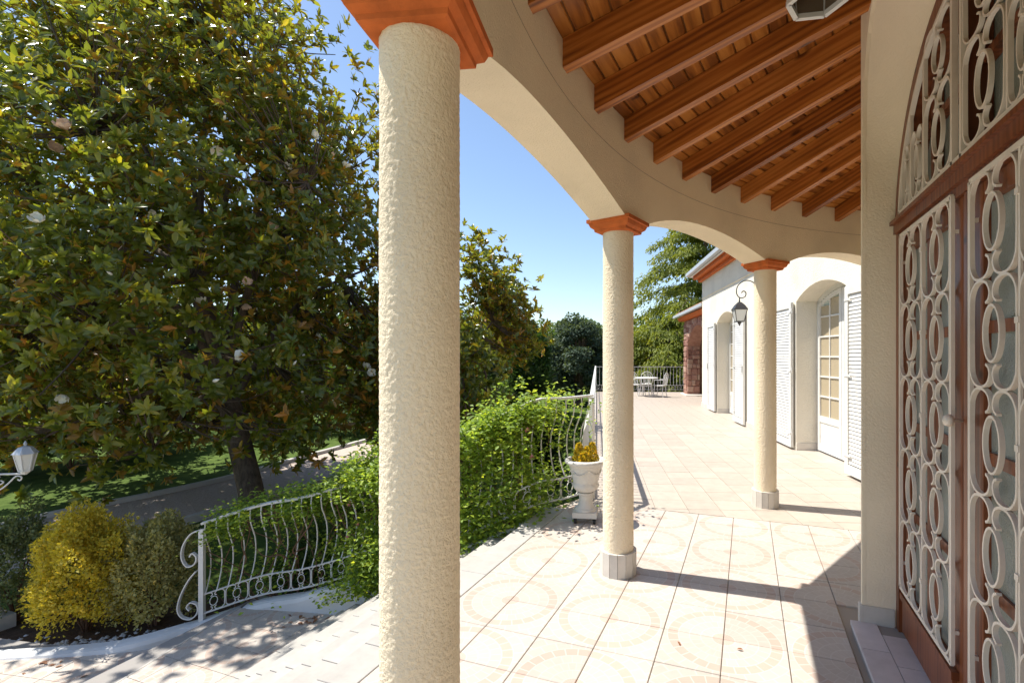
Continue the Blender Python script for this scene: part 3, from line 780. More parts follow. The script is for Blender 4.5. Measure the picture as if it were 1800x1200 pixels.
# skirting tiles along the wall foot and in the reveals
sk = MB().box((0, 0, 0), (.295, .016, .12)); skm = bpy.data.meshes.new('skirting_tile'); skm.from_pydata(sk.v, [], sk.f); skm.update(); skm.materials.append(M['base_tile'])
FM = Matrix((FE, -FN, Vector((0, 0, 1)))).transposed().to_4x4()
s = -2.0
while s < 9.25:
    if not any(a-.3 < s < b for a, b in OPS):
        Mx = FM.copy(); Mx.translation = Vector(fac(s, 0.001, 0)); inst('skirting_tile', skm, house, Mx)
    s += .30
for a, b in OPS:
    for e in (a, b):
        mb = MB().add([fac(e+(-.015 if e == b else .015), z, t) for z, t in ((0, 0), (0, .38), (.12, .38), (.12, 0))]+[fac(e, z, t) for z, t in ((0, 0), (0, .38), (.12, .38), (.12, 0))],
                 [(0, 1, 2, 3), (3, 2, 6, 7), (0, 3, 7, 4)]); mb.build('reveal_tile', 'base_tile', house)
# french windows
def top_at(a, b, s, drop=0):
    hw_ = (b-a)/2; R_ = (hw_*hw_+RISE*RISE)/(2*RISE); x = s-(a+b)/2; return SPR+RISE-R_+math.sqrt(max(0, R_*R_-x*x))-drop
for a, b in OPS:
    mb = MB(); t0, t1 = .34, .40
    def ibox(s0, s1, z0, z1, ta, tb, mbx):
        P = [fac(s, z, t) for z in (z0, z1) for t in (ta, tb) for s in (s0, s1)]
        mbx.add(P, [(0,2,3,1),(4,5,7,6),(0,1,5,4),(2,6,7,3),(0,4,6,2),(1,3,7,5)])
    ibox(a, a+.07, 0, SPR, t0, t1, mb); ibox(b-.07, b, 0, SPR, t0, t1, mb)
    arc = [a+(b-a)*i/20 for i in range(21)]
    for i in range(20):
        P = []
        for s_ in (arc[i], arc[i+1]):
            z = top_at(a, b, s_)
            P += [fac(s_, z-.09, t0), fac(s_, z-.09, t1), fac(s_, z+.01, t1), fac(s_, z+.01, t0)]
        mb.add(P, [(0,3,2,1), (0,1,5,4), (0,4,7,3), (3,7,6,2), (4,5,6,7)])
    win = mb.build('window', 'white_wood', house)
    mid = (a+b)/2
    for l0, l1 in ((a+.07, mid-.005), (mid+.005, b-.07)):
        lf = MB(); st = .075
        ztop = lambda s_: top_at(a, b, s_, .10)
        ibox(l0, l0+st, .03, ztop(l0+st/2), t0-.02, t1-.02, lf); ibox(l1-st, l1, .03, ztop(l1-st/2), t0-.02, t1-.02, lf)
        ibox(l0+st, l1-st, .03, .14, t0-.018, t1-.02, lf); ibox(l0+st, l1-st, .14, .50, t0-.008, t1-.03, lf); ibox(l0+st, l1-st, .50, .60, t0-.018, t1-.02, lf)
        for i in range(8):
            s_0 = l0+st+(l1-l0-2*st)*i/8; s_1 = l0+st+(l1-l0-2*st)*(i+1)/8
            zz = min(ztop(s_0), ztop(s_1)); ibox(s_0, s_1, zz-.075, zz, t0-.019, t1-.02, lf)
        z0, z1 = .60, ztop(mid)-.05; mm = (l0+l1)/2
        ibox(mm-.012, mm+.012, .60, z1, t0-.012, t1-.03, lf)
        for k in range(1, 6):
            zz = z0+(2.42-z0)*k/5.6; ibox(l0+st, l1-st, zz-.012, zz+.012, t0-.013, t1-.03, lf)
        lo_ = lf.build('window_leaf', 'white_wood', win)
        for q0, q1 in ((l0+st, mm-.012), (mm+.012, l1-st)):
            for k in range(6):
                za = z0+(2.42-z0)*k/5.6+(.012 if k else 0); zb_ = z0+(2.42-z0)*(k+1)/5.6-.012 if k < 5 else min(ztop(q0), ztop(q1))-.07
                P_ = MB(); ibox(q0, q1, za, zb_, t0+.005, t0+.012, P_)
                P_.build('pane', 'glass_curtain', win)
# shutters folded back on the wall
SW = .85
slat = MB().box((0, -.004, -.030), (SW-.17, .004, .030), Matrix.Rotation(R(13), 4, 'X'))
slm = bpy.data.meshes.new('slat'); slm.from_pydata(slat.v, [], slat.f); slm.update(); slm.materials.append(M['white_wood'])
for a, b in OPS:
    for s0, hinge_low in ((a-.02-SW, False), (b+.04, True)):
        t_ = -.075
        zt_ = (lambda u: SPR+.0+RISE*math.sin(u/SW*math.pi/2)) if hinge_low else (lambda u: SPR+RISE*math.sin((SW-u)/SW*math.pi/2))
        mb = MB(); h_ = .045
        def sb(u0, u1, z0, z1, z0b=None, z1b=None, d=h_):
            z0b = z0 if z0b is None else z0b; z1b = z1 if z1b is None else z1b
            P = [fac(s0+u, z, t_+t) for u, za, zb_ in ((u0, z0, z1), (u1, z0b, z1b)) for z, t in ((za, 0), (za, d), (zb_, d), (zb_, 0))]
            mb.add(P, [(0,1,2,3), (7,6,5,4), (0,3,7,4), (1,5,6,2), (3,2,6,7), (0,4,5,1)])
        sb(0, .085, .04, zt_(.0), .04, zt_(.085)); sb(SW-.085, SW, .04, zt_(SW-.085), .04, zt_(SW))
        sb(.085, SW-.085, .04, .16)
        for i in range(10):
            u0 = .085+(SW-.17)*i/10; u1 = .085+(SW-.17)*(i+1)/10; sb(u0, u1, SPR-.10, zt_(u0), SPR-.10, zt_(u1), h_-.004)
        sh = mb.build('shutter', 'white_wood', house)
        ns = 44
        for k in range(ns):
            Mx = FM.copy(); Mx.translation = Vector(fac(s0+.085, .19+(SPR-.10-.19)*(k+.3)/ns, t_+h_/2)); inst('slat', slm, sh, Mx)
        hx = 0 if hinge_low else SW
        for zz in (.25, 1.3, 2.3):
            mb = MB(); P = Vector(fac(s0+hx, zz, t_+.02)); mb.tube([P, P+Vector((0, 0, .09))], .014, 8)
            q0 = fac(s0+(.0 if hinge_low else SW-.16), zz+.03, t_-.004); q1 = fac(s0+(.16 if hinge_low else SW), zz+.03, t_-.004); mb.bar([q0, q1], .03, .006, (0, 0, 1)); mb.build('hinge', 'white_metal', sh)
        P0 = fac(s0+(SW*.5), 1.28, t_-.02); mb = MB(); mb.bar([fac(s0+SW*(.93 if hinge_low else .07), 1.2, t_-.012), fac(s0+SW*(.93 if hinge_low else .07), 1.36, t_-.012)], .02, .02, (1, 0, 0)); mb.build('latch', 'white_metal', sh)
# terracotta eaves
ev = MB()
for (o_, z0, z1) in ((.10, 3.90, 3.96), (.24, 4.0, 4.06)):
    P = [fac(s, z, t) for s in (-2.4, 9.3+o_) for z, t in ((z0, .1), (z0, -o_), (z1, -o_), (z1, .1))]; ev.add(P, [(0,1,2,3)[::-1], (4,5,6,7), (0,1,5,4), (1,2,6,5), (2,3,7,6), (0,4,7,3)])
cor = ev.build('cornice', 'terracotta', house)
ct = MB(); nseg = 6
for sgn in (1,):
    V = []; 
    for x in (0, .14):
        for i in range(nseg+1):
            a = math.pi*i/nseg; V.append((.055*math.cos(a), x, .048*math.sin(a))); V.append((.042*math.cos(a), x, .036*math.sin(a)))
    m_ = 2*(nseg+1); F = []
    for i in range(nseg): F += [(2*i, 2*i+2, m_+2*i+2, m_+2*i), (2*i+1, m_+2*i+1, m_+2*i+3, 2*i+3), (m_+2*i, m_+2*i+2, m_+2*i+3, m_+2*i+1), (2*i, 2*i+1, 2*i+3, 2*i+2)]
    ct.add(V, F)
ctm = bpy.data.meshes.new('corbel_tile'); ctm.from_pydata(ct.v, [], ct.f); ctm.update(); ctm.materials.append(M['terracotta'])
for row, (zz, oo) in enumerate(((3.955, .115), (4.055, .255))):
    s = 1.5+.06*row
    while s < 9.35:
        Mx = FM.copy(); Mx.translation = Vector(fac(s, zz, -oo+.13)); inst('corbel_tile', ctm, cor, Mx); s += .118
mb = MB(); mb.bar([fac(-2.4, 4.17, -.38), fac(9.75, 4.17, -.38)], .10, .12, (0, 0, 1)); mb.build('gutter', 'grey_metal', house)
mb = MB(); mb.add([fac(-2.4, 4.13, -.30), fac(9.75, 4.13, -.30), fac(6.5, 5.5, 4.0), fac(-2.4, 5.5, 4.0), fac(9.75, 4.13, 5.5)], [(0, 1, 2, 3), (1, 4, 2)]); mb.build('roof', 'roof_tile', house)
mb = MB(); mb.add([fac(-2.4, 4.10, -.33), fac(9.75, 4.10, -.33), fac(9.75, 4.10, .5), fac(-2.4, 4.10, .5)], [(0, 1, 2, 3)]); mb.build('soffit', 'white_render', house)
# ------------------------------------------------------------------ stone wing
wing = empty('stone_wing', 'pink rubble stone wing with arched opening and tiled eaves beyond the villa', 'building')
WO = .36
def fs(s, z, t): return Vector(fac(s, z, WO+t))
mb = wall_arches(fs, 9.3, 14.4, -.2, 3.05, .5, [(9.9, 13.75, 1.95, .75, 'seg', -.2)], .3)
mb.build('wall', 'stone', wing)
MB().add([fs(14.4, -.2, .5), fs(14.4, -.2, 5), fs(14.4, 3.05, 5), fs(14.4, 3.05, .5)], [(0, 1, 2, 3)]).build('end_wall', 'stone', wing)
def stone_block(mb, f3, u0, u1, z0, z1, out):
    j = lambda: random.uniform(-.012, .012)
    b = .018
    base = [f3(u, z, 0) for u, z in ((u0, z0), (u1, z0), (u1, z1), (u0, z1))]
    topv = [f3(u+j(), z+j(), out+random.uniform(-.01, .01)) for u, z in ((u0+b, z0+b), (u1-b, z0+b), (u1-b, z1-b), (u0+b, z1-b))]
    return mb.add(base+topv, [(4,5,6,7), (0,1,5,4), (1,2,6,5), (2,3,7,6), (3,0,4,7)])
# stones of the pier reveal (faces the terrace) and of the outer face
def courses(z0, z1):
    z = z0; out = []
    while z < z1-.08: h_ = random.uniform(.14, .26); out.append((z, min(z+h_, z1))); z += h_
    return out
for f3, U0, U1, zt_ in ((lambda u, z, o: fs(13.75-o, z, u), .0, .5, 1.98), (lambda u, z, o: fs(u, z, -o), 13.75, 14.4, 2.95)):
    for z0, z1 in courses(-.05, zt_):
        u = U0
        while u < U1-.05:
            w_ = random.uniform(.14, .30); u1 = min(u+w_, U1); u1 = U1 if U1-u1 < .08 else u1
            stone_block(MB(), f3, u+.006, u1-.006, z0+.006, z1-.006, .035).build('stone', 'stone', wing); u = u1
for k in range(14):
    s0 = 9.95+.27*k; zz = 1.95+.75*(1-((s0+.13-11.825)/1.925)**2)+.06
    for (za, zb_) in courses(zz, 2.98): stone_block(MB(), lambda u, z, o: fs(u, z, -o), s0, s0+.255, za, zb_, .035).build('stone', 'stone', wing)
P = [fs(s, z, t) for s in (9.3, 14.6) for z, t in ((3.0, .1), (3.0, -.2), (3.12, -.26), (3.12, .1))]
MB().add(P, [(0,1,2,3)[::-1], (4,5,6,7), (0,1,5,4), (1,2,6,5), (2,3,7,6)]).build('cornice', 'terracotta', wing)
mb = MB(); mb.bar([fs(9.3, 3.20, -.34), fs(14.9, 3.20, -.34)], .10, .12, (0, 0, 1)); mb.build('gutter', 'grey_metal', wing)
MB().add([fs(9.3, 3.2, -.28), fs(14.9, 3.2, -.28), fs(12.5, 4.2, 3.2), fs(9.3, 4.2, 3.2), fs(14.9, 3.2, 5)], [(0, 1, 2, 3), (1, 4, 2)]).build('roof', 'roof_tile', wing)
for k in range(26):
    a = fs(9.4+.21*k, 3.25, -.30); b = fs(9.4+.21*k, 4.05, 2.5) if k < 16 else fs(9.4+.21*k, 3.25+.8*(26-k)/11, -.30+2.8*(26-k)/11)
    MB().tube([a, b], .07, 8).build('roof_tile', 'roof_tile', wing)
MB().add([fs(9.3, -.1, 2.5), fs(14.4, -.1, 2.5), fs(14.4, 3, 2.5), fs(9.3, 3, 2.5)], [(0, 1, 2, 3)]).build('back_wall', 'stucco_smooth', wing)
mb = MB(); P = [fs(s, z, t) for s in (13.2, 14.5) for z, t in ((-.01, -.15), (.03, -.15), (.03, .55), (-.01, .55))]; mb.add(P, [(0,1,2,3), (4,7,6,5), (1,5,6,2), (0,4,5,1), (2,6,7,3)]); mb.build('plinth', 'base_tile', wing)
# ------------------------------------------------------------------ wall lantern on the facade
wl = empty('wall_lantern', 'black iron wall lantern on a scroll bracket between the two shuttered windows', 'lantern', fac(3.85, 0, 0), None)
FR = Matrix((-FN, -FE.cross(Vector((0,0,1))).cross(Vector((0,0,1))) if False else FE, Vector((0, 0, 1)))).transposed().to_4x4()
def lp(o, y, z): v = FR @ Vector((o, y, z)); return v
mb = MB(); zt0 = 2.86
arcpts = [(.0, 2.93)]+[(.40-.25*math.cos(t)+.05, 2.90+.17*math.sin(t)) for t in np.linspace(.5, math.pi-.05, 10)][:0]
brk = smoothpath([(0, 2.94, 0), (.14, 3.10, 0), (.30, 3.13, 0), (.44, 3.03, 0), (.47, 2.88, 0), (.40, 2.78, 0), (.30, 2.80, 0), (.28, 2.88, 0), (.33, 2.92, 0), (.37, 2.88, 0)], 6)
mb.tube([lp(p[0], 0, p[1]) for p in brk], .011, 6); mb.box((-.002, -.03, 2.86), (.012, .03, 3.02), FR)
mb.build('bracket', 'black_metal', wl)
lx, lz = .41, 2.42
mb = MB()
def sq(r, z): return [lp(lx+r*a, r*b, z) for a, b in ((-1,-1),(1,-1),(1,1),(-1,1))]
for r0, z0, r1, z1 in ((.075, lz-.13, .125, lz+.12),):
    A, B = sq(r0, z0), sq(r1, z1)
    for i in range(4):
        mb.bar([A[i], B[i]], .014, .014, (1, 0, 0)); mb.bar([A[i], A[(i+1) % 4]], .016, .016, (0, 0, 1)); mb.bar([B[i], B[(i+1) % 4]], .02, .02, (0, 0, 1))
mb.build('frame', 'black_metal', wl)
for i in range(4): MB().add([A[i], A[(i+1) % 4], B[(i+1) % 4], B[i]], [(0, 1, 2, 3)]).build('pane', 'lantern_glass', wl)
C_, D_, E_ = sq(.135, lz+.125), sq(.085, lz+.21), sq(.03, lz+.27)
mb = MB(); mb.add(C_+D_, [(0,1,5,4),(1,2,6,5),(2,3,7,6),(3,0,4,7),(0,3,2,1)]); mb.add(D_+E_, [(0,1,5,4),(1,2,6,5),(2,3,7,6),(3,0,4,7),(4,5,6,7)])
mb.tube([lp(lx, 0, lz+.26), lp(lx, 0, lz+.37)], [.02, .008], 8); mb.build('cap', 'black_metal', wl)
mb = MB(); mb.tube([lp(lx, 0, lz-.13), lp(lx, 0, lz-.17), lp(lx, 0, lz-.22)], [.05, .03, .006], 8); mb.build('finial', 'black_metal', wl)
for o in wl.children: pass
# ------------------------------------------------------------------ railings
STAIR = [(-1.63, 5.33, .10), (-1.70, 5.12, .10), (-1.82, 4.86, .10), (-1.99, 4.64, .10), (-2.20, 4.53, 0), (-2.5, 4.52, -.14), (-3.3, 4.52, -.52), (-4.25, 4.50, -.90), (-4.85, 4.40, -1.10), (-5.35, 4.27, -1.20), (-5.95, 4.0, -1.40)]
def railing(name, label, path, height=.93, band=.2, bulge=.12, out=1, spacing=.125, posts=(), detail=True):
    path = [Vector(p) for p in path]
    Ls = [0]
    for a, b in zip(path, path[1:]): Ls.append(Ls[-1]+(Vector((b.x-a.x, b.y-a.y, 0))).length)
    tot = Ls[-1]
    def at(s):
        s = max(0, min(tot, s)); i = max(0, min(len(path)-2, next((k for k in range(len(Ls)-1) if Ls[k+1] >= s), len(path)-2)))
        u = (s-Ls[i])/max(1e-9, Ls[i+1]-Ls[i]); p = path[i].lerp(path[i+1], u)
        t = (path[min(i+2, len(path)-1)]-path[max(i-1, 0)]); t = Vector((t.x, t.y, 0)).normalized()
        return p, t, Vector((t.y, -t.x, 0))*out
    r = empty(name, label, 'railing', path[0] if False else (0, 0, 0))
    n = max(2, int(tot/.12)) if len(path) > 2 else 2
    S = [tot*i/(n-1) for i in range(n)]
    up = Vector((0, 0, 1))
    MB().bar([at(s)[0]+up*height for s in S], .022, .052, (0, 0, 1)).build('top_rail', 'white_metal', r)
    MB().bar([at(s)[0]+up*band for s in S], .010, .022, (0, 0, 1)).build('middle_rail', 'white_metal', r)
    MB().bar([at(s)[0] for s in S], .010, .028, (0, 0, 1)).build('bottom_rail', 'white_metal', r)
    s = spacing*.6; kk = 0
    while s < tot-.02:
        p, t, o = at(s); P = []
        for k in range(10):
            u = k/9; off = bulge*math.sin(math.pi*u)*(1.35-u*1.1)-.03*math.sin(2*math.pi*u)*(1 if u > .5 else 0)*-1*0
            off -= .035*math.sin(math.pi*max(0, (u-.6)/.4))
            P.append(p+up*(band+(height-band)*u)+o*off)
        MB().tube(P, .0075, 5).build('baluster', 'white_metal', r); s += spacing
    ml = .25; nm = max(1, int(tot/ml)); ml = tot/nm
    for k in range(nm):
        mb = MB(); s0 = ml*(k+.5)
        def mp(u, v): p, t, o = at(s0+u); return p+up*(band/2+v)
        for sg in (1, -1):
            Pc = sm2(c_scroll(band*.96, ml*.44, sg), 3 if detail else 2)
            mb.tube([mp(u-sg*(-.25*ml)*-1, v) for u, v in Pc], .0055, 4)
        ring = [mp(ml*.17*math.cos(a), band*.24*math.sin(a)) for a in np.linspace(0, 2*math.pi, 13)]
        mb.tube(ring, .005, 4, False)
        mb.build('scroll', 'white_metal', r)
    for ps, ph in posts:
        p, t, o = at(ps); mb = MB(); mb.tube([p+up*-.1, p+up*ph], 1, 4, True, (.024, .024), (o.x, o.y, 0)); mb.build('post', 'white_metal', r)
    return r, at, tot
stair_path = [tuple(p) for p in smoothpath(STAIR, 5)]
sr, at, tot = railing('stair_railing', 'white wrought-iron railing with bellied bars curving down the garden stairs', stair_path, 1.05, .22, .12, 1 if False else 1, .125, ((0, .95),))
# big end scrolls on the newel post of the stair railing
pe, te, oe = at(tot); up = Vector((0, 0, 1))
mb = MB(); mb.tube([pe-up*.12, pe+up*.98], 1, 4, True, (.026, .026), (oe.x, oe.y, 0)); mb.build('newel_post', 'white_metal', sr)
def flat_scroll(P, wd=.045): return MB().tube([pe+te*u+up*v for u, v in sm2(P, 5)], 1, 4, True, (wd/2, .006), (oe.x, oe.y, 0))
flat_scroll([(.03, .97), (.12, .93), (.20, .80), (.215, .66), (.16, .56), (.08, .58), (.055, .66), (.10, .71), (.13, .67)]).build('end_scroll', 'white_metal', sr)
flat_scroll([(.06, .50), (.14, .40), (.22, .24), (.26, .08), (.22, -.02), (.12, -.05), (.045, .02), (.05, .11), (.12, .14), (.16, .09), (.13, .05)]).build('end_scroll', 'white_metal', sr)
FARZ = .09
railing('terrace_railing', 'long straight white iron railing along the garden edge of the terrace', [(FAR_C.x, FAR_C.y, FARZ), (RAIL_C.x, RAIL_C.y, FARZ)], 1.03, .2, .12, 1, .125, ((.02, .94),), False)
fr0 = FAR_C+FN*4.6
railing('end_railing', 'white iron railing closing the far end of the terrace before the cedar', [(fr0.x, fr0.y, FARZ), (FAR_C.x, FAR_C.y, FARZ)], 1.0, .2, .06, 1, .14, (), False)
# ------------------------------------------------------------------ urn planter
UP = Vector((-1.47, 4.60, 0))
urn = empty('urn_planter', 'weathered white cast-stone urn on a small wheeled plinth beside the stair railing', 'planter', UP, None, R(12))
mb = MB(); mb.box((-.115, -.115, .055), (.115, .115, .105)); mb.lathe([(.105, .105), (.10, .125), (.085, .14), (.07, .17), (.062, .21), (.066, .25), (.08, .265), (.082, .28)], 28); mb.build('pedestal', 'urn', urn)
mb = MB(); n = 32
prof = [(.06, .28), (.10, .30), (.125, .335), (.128, .36), (.118, .375), (.122, .385), (.135, .44), (.150, .50), (.160, .54), (.175, .55), (.198, .565), (.205, .582), (.198, .597), (.172, .60), (.155, .585), (.150, .55), (.0, .545)]
V = []
for i, (r, z) in enumerate(prof):
    for j in range(n):
        rr_ = r*(1+(.035*math.cos(j*math.pi*2*16/n*.5) if 1 <= i <= 3 else 0)); V.append((rr_*math.cos(2*math.pi*j/n), rr_*math.sin(2*math.pi*j/n), z))
mb.add(V, [(i*n+j, i*n+(j+1) % n, (i+1)*n+(j+1) % n, (i+1)*n+j) for i in range(len(prof)-1) for j in range(n)]); mb.build('bowl', 'urn', urn, True)
mb = MB()
for k in range(5):
    a0 = 2*math.pi*k/5; pts = [((.150+.012*math.sin(t/1*math.pi)-.012*math.sin(t*math.pi)*.6)*math.cos(a0+t*1.2566), .152*math.sin(a0+t*1.2566), .515-.05*math.sin(t*math.pi)) for t in np.linspace(0, 1, 9)]
    mb.tube(pts, .005, 5)
mb.build('garland', 'urn', urn)
MB().lathe([(.0, .548), (.152, .552)], 20, cap=False).build('soil', 'soil', urn)
for sx, sy in ((-1, -1), (1, -1), (1, 1), (-1, 1)):
    mb = MB(); mb.tube([(sx*.09-.012, sy*.09, .022), (sx*.09+.012, sy*.09, .022)], .022, 10); mb.box((sx*.09-.016, sy*.09-.01, .03), (sx*.09+.016, sy*.09+.01, .056)); mb.build('castor', 'rubber', urn)
sp_ = empty('golden_conifer', 'small golden dwarf conifer growing in the white urn', 'plant', UP+Vector((0, 0, .55)))
P, D = [], []
for cx_, cy_, h_ in ((-.065, -.01, .19), (.06, .02, .20), (0, .05, .15), (0, -.05, .12)):
    for k in range(900):
        t = random.random(); a = random.uniform(0, 6.283); rr_ = (.062*(1-t)**.7+.008)*random.uniform(.5, 1)
        P.append((cx_+rr_*math.cos(a), cy_+rr_*math.sin(a), h_*t)); D.append((math.cos(a)*1.0+random.gauss(0, .4), math.sin(a)*1.0+random.gauss(0, .4), .6+random.random()))
leaf_mesh('foliage', P, D, unit(len(P)), RNG.uniform(.014, .026, len(P)), .34, 'gold_leaf', sp_, RNG.uniform(.0, 1, len(P)), big=False)
MB().tube([(0, 0, -.03), (0, 0, .08)], .008, 6).build('stem', 'stem', sp_)
# ------------------------------------------------------------------ garden furniture
def fpt(px, d): v = cam_pt(px, d, 0); return v
tb = fpt(1136, 19.4)
t = empty('garden_table', 'white cast-metal garden table at the far end of the terrace', 'table', tb, None, R(-12))
MB().lathe([(.0, .70), (.44, .70), (.46, .71), (.46, .725), (.44, .735), (.0, .735)], 28, cap=False).build('table_top', 'white_metal', t)
for k in range(4):
    a = R(45+90*k); c_, s_ = math.cos(a), math.sin(a)
    MB().tube([(c_*.30, s_*.30, .70), (c_*.22, s_*.22, .45), (c_*.26, s_*.26, .2), (c_*.34, s_*.34, 0)], .016, 6).build('leg', 'white_metal', t)
mb = MB().tube([(.24*math.cos(a), .24*math.sin(a), .40) for a in np.linspace(0, 6.283, 17)], .009, 5, False); mb.build('brace_ring', 'white_metal', t)
def chair(pos, rz, label):
    c = empty('garden_chair', label, 'chair', pos, 'white garden chairs round the table', rz)
    MB().lathe([(0, .43), (.20, .43), (.215, .44), (.20, .455), (0, .455)], 20, cap=False).build('seat', 'white_metal', c)
    for sx in (-1, 1):
        for sy in (-1, 1): MB().tube([(sx*.15, sy*.15, .43), (sx*.17, sy*.17, .2), (sx*.21, sy*.21, 0)], .012, 6).build('leg', 'white_metal', c)
    B = [(-.20, .19, .44), (-.23, .23, .65), (-.20, .26, .82), (-.10, .275, .90), (0, .28, .925), (.10, .275, .90), (.20, .26, .82), (.23, .23, .65), (.20, .19, .44)]
    MB().tube(smoothpath(B, 4), .012, 6).build('back_frame', 'white_metal', c)
    mb = MB()
    for x in (-.12, -.06, 0, .06, .12): mb.tube([(x*.8, .19, .45), (x*1.15, .235, .65), (x*.9, .268, .87)], .008, 5)
    for x in (-.1, .1): mb.tube([(x+.06*math.cos(a), .245, .70+.07*math.sin(a)) for a in np.linspace(0, 6.283, 13)], .007, 5, False)
    mb.build('back_lattice', 'white_metal', c)
    for sx in (-1, 1): MB().tube(smoothpath([(sx*.22, .22, .66), (sx*.26, .05, .66), (sx*.25, -.12, .64), (sx*.20, -.14, .45)], 4), .010, 6).build('armrest', 'white_metal', c)
cd_ = [(1160, 19.1, 62, 'white lattice-back garden chair between the table and the stone wing'), (1122, 19.7, -70, 'white lattice-back garden chair on the garden side of the table'), (1137, 20.2, 8, 'white lattice-back garden chair between the table and the end railing')]
for px, d, rz, lab in cd_:
    v = fpt(px, d); dv = tb-v; chair(v, math.atan2(dv.y, dv.x)+math.pi/2, lab)
# ------------------------------------------------------------------ garden lamp post
LP = cam_pt(-16, 6.1, 0); gl = gz(LP.x, LP.y)
lamp = empty('garden_lamp_post', 'white garden lamp post with a hexagonal lantern beside the dark variegated shrub', 'lamp', (LP.x, LP.y, gl))
MB().box((-.16, -.16, -.1), (.16, .16, .30)).build('plinth', 'base_tile', lamp)
MB().lathe([(.12, .30), (.10, .36), (.075, .42), (.085, .55), (.06, .62), (.034, .70), (.032, 2.0), (.06, 2.02), (.06, 2.06), (.03, 2.10), (.02, 2.18), (.004, 2.24)], 16).build('pole', 'white_metal', lamp)
LD = Vector((CT, ST, 0))*-1 if False else Vector((CT*.98, ST*.98+.1, 0)).normalized()
def la(u, v): return LD*u+Vector((0, 0, v))
hz = 1.98
mb = MB(); mb.tube([la(0, hz+.06), la(.40, hz+.06)], .012, 6)
mb.tube([la(u, v) for u, v in sm2([(.03, hz-.12), (.10, hz-.13), (.20, hz-.05), (.28, hz+.03), (.34, hz+.02), (.33, hz-.02), (.30, hz-.01)])], .009, 5)
mb.tube([la(u, v) for u, v in sm2([(.10, hz+.03), (.06, hz-.02), (.09, hz-.07), (.14, hz-.04), (.11, hz-.02)])], .008, 5); mb.build('bracket', 'white_metal', lamp)
lc = la(.385, hz+.08); mb = MB()
def hx(i, r, z): a = R(60*i+15); return lc+Vector((r*.88*math.cos(a), r*.88*math.sin(a), z*.88))
for i in range(6):
    mb.bar([hx(i, .065, .02), hx(i, .115, .26)], .012, .012, (0, 0, 1) if False else (1, .3, 0)); mb.bar([hx(i, .065, .02), hx(i+1, .065, .02)], .014, .014, (0, 0, 1)); mb.bar([hx(i, .115, .26), hx(i+1, .115, .26)], .014, .014, (0, 0, 1))
mb.tube([lc+Vector((0, 0, -.03)), lc+Vector((0, 0, .02))], [.015, .065], 6); mb.build('lantern_frame', 'white_metal', lamp)
for i in range(6): MB().add([hx(i, .063, .025), hx(i+1, .063, .025), hx(i+1, .112, .255), hx(i, .112, .255)], [(0, 1, 2, 3)]).build('pane', 'lantern_glass', lamp)
mb = MB(); V = [hx(i, .14, .26) for i in range(6)]+[hx(i, .07, .35) for i in range(6)]+[lc+Vector((0, 0, .33))]
mb.add(V, [(i, (i+1) % 6, 6+(i+1) % 6, 6+i) for i in range(6)]+[(6+i, 6+(i+1) % 6, 12) for i in range(6)]+[(5,4,3,2,1,0)]); mb.tube([lc+Vector((0, 0, .32)), lc+Vector((0, 0, .35)), lc+Vector((0, 0, .385))], [.012, .018, .003], 8); mb.build('lantern_roof', 'grey_metal', lamp)
MB().lathe([(.02, .05), (.035, .09), (.03, .16), (.005, .19)], 12, tuple(lc)).build('bulb', 'bulb', lamp)

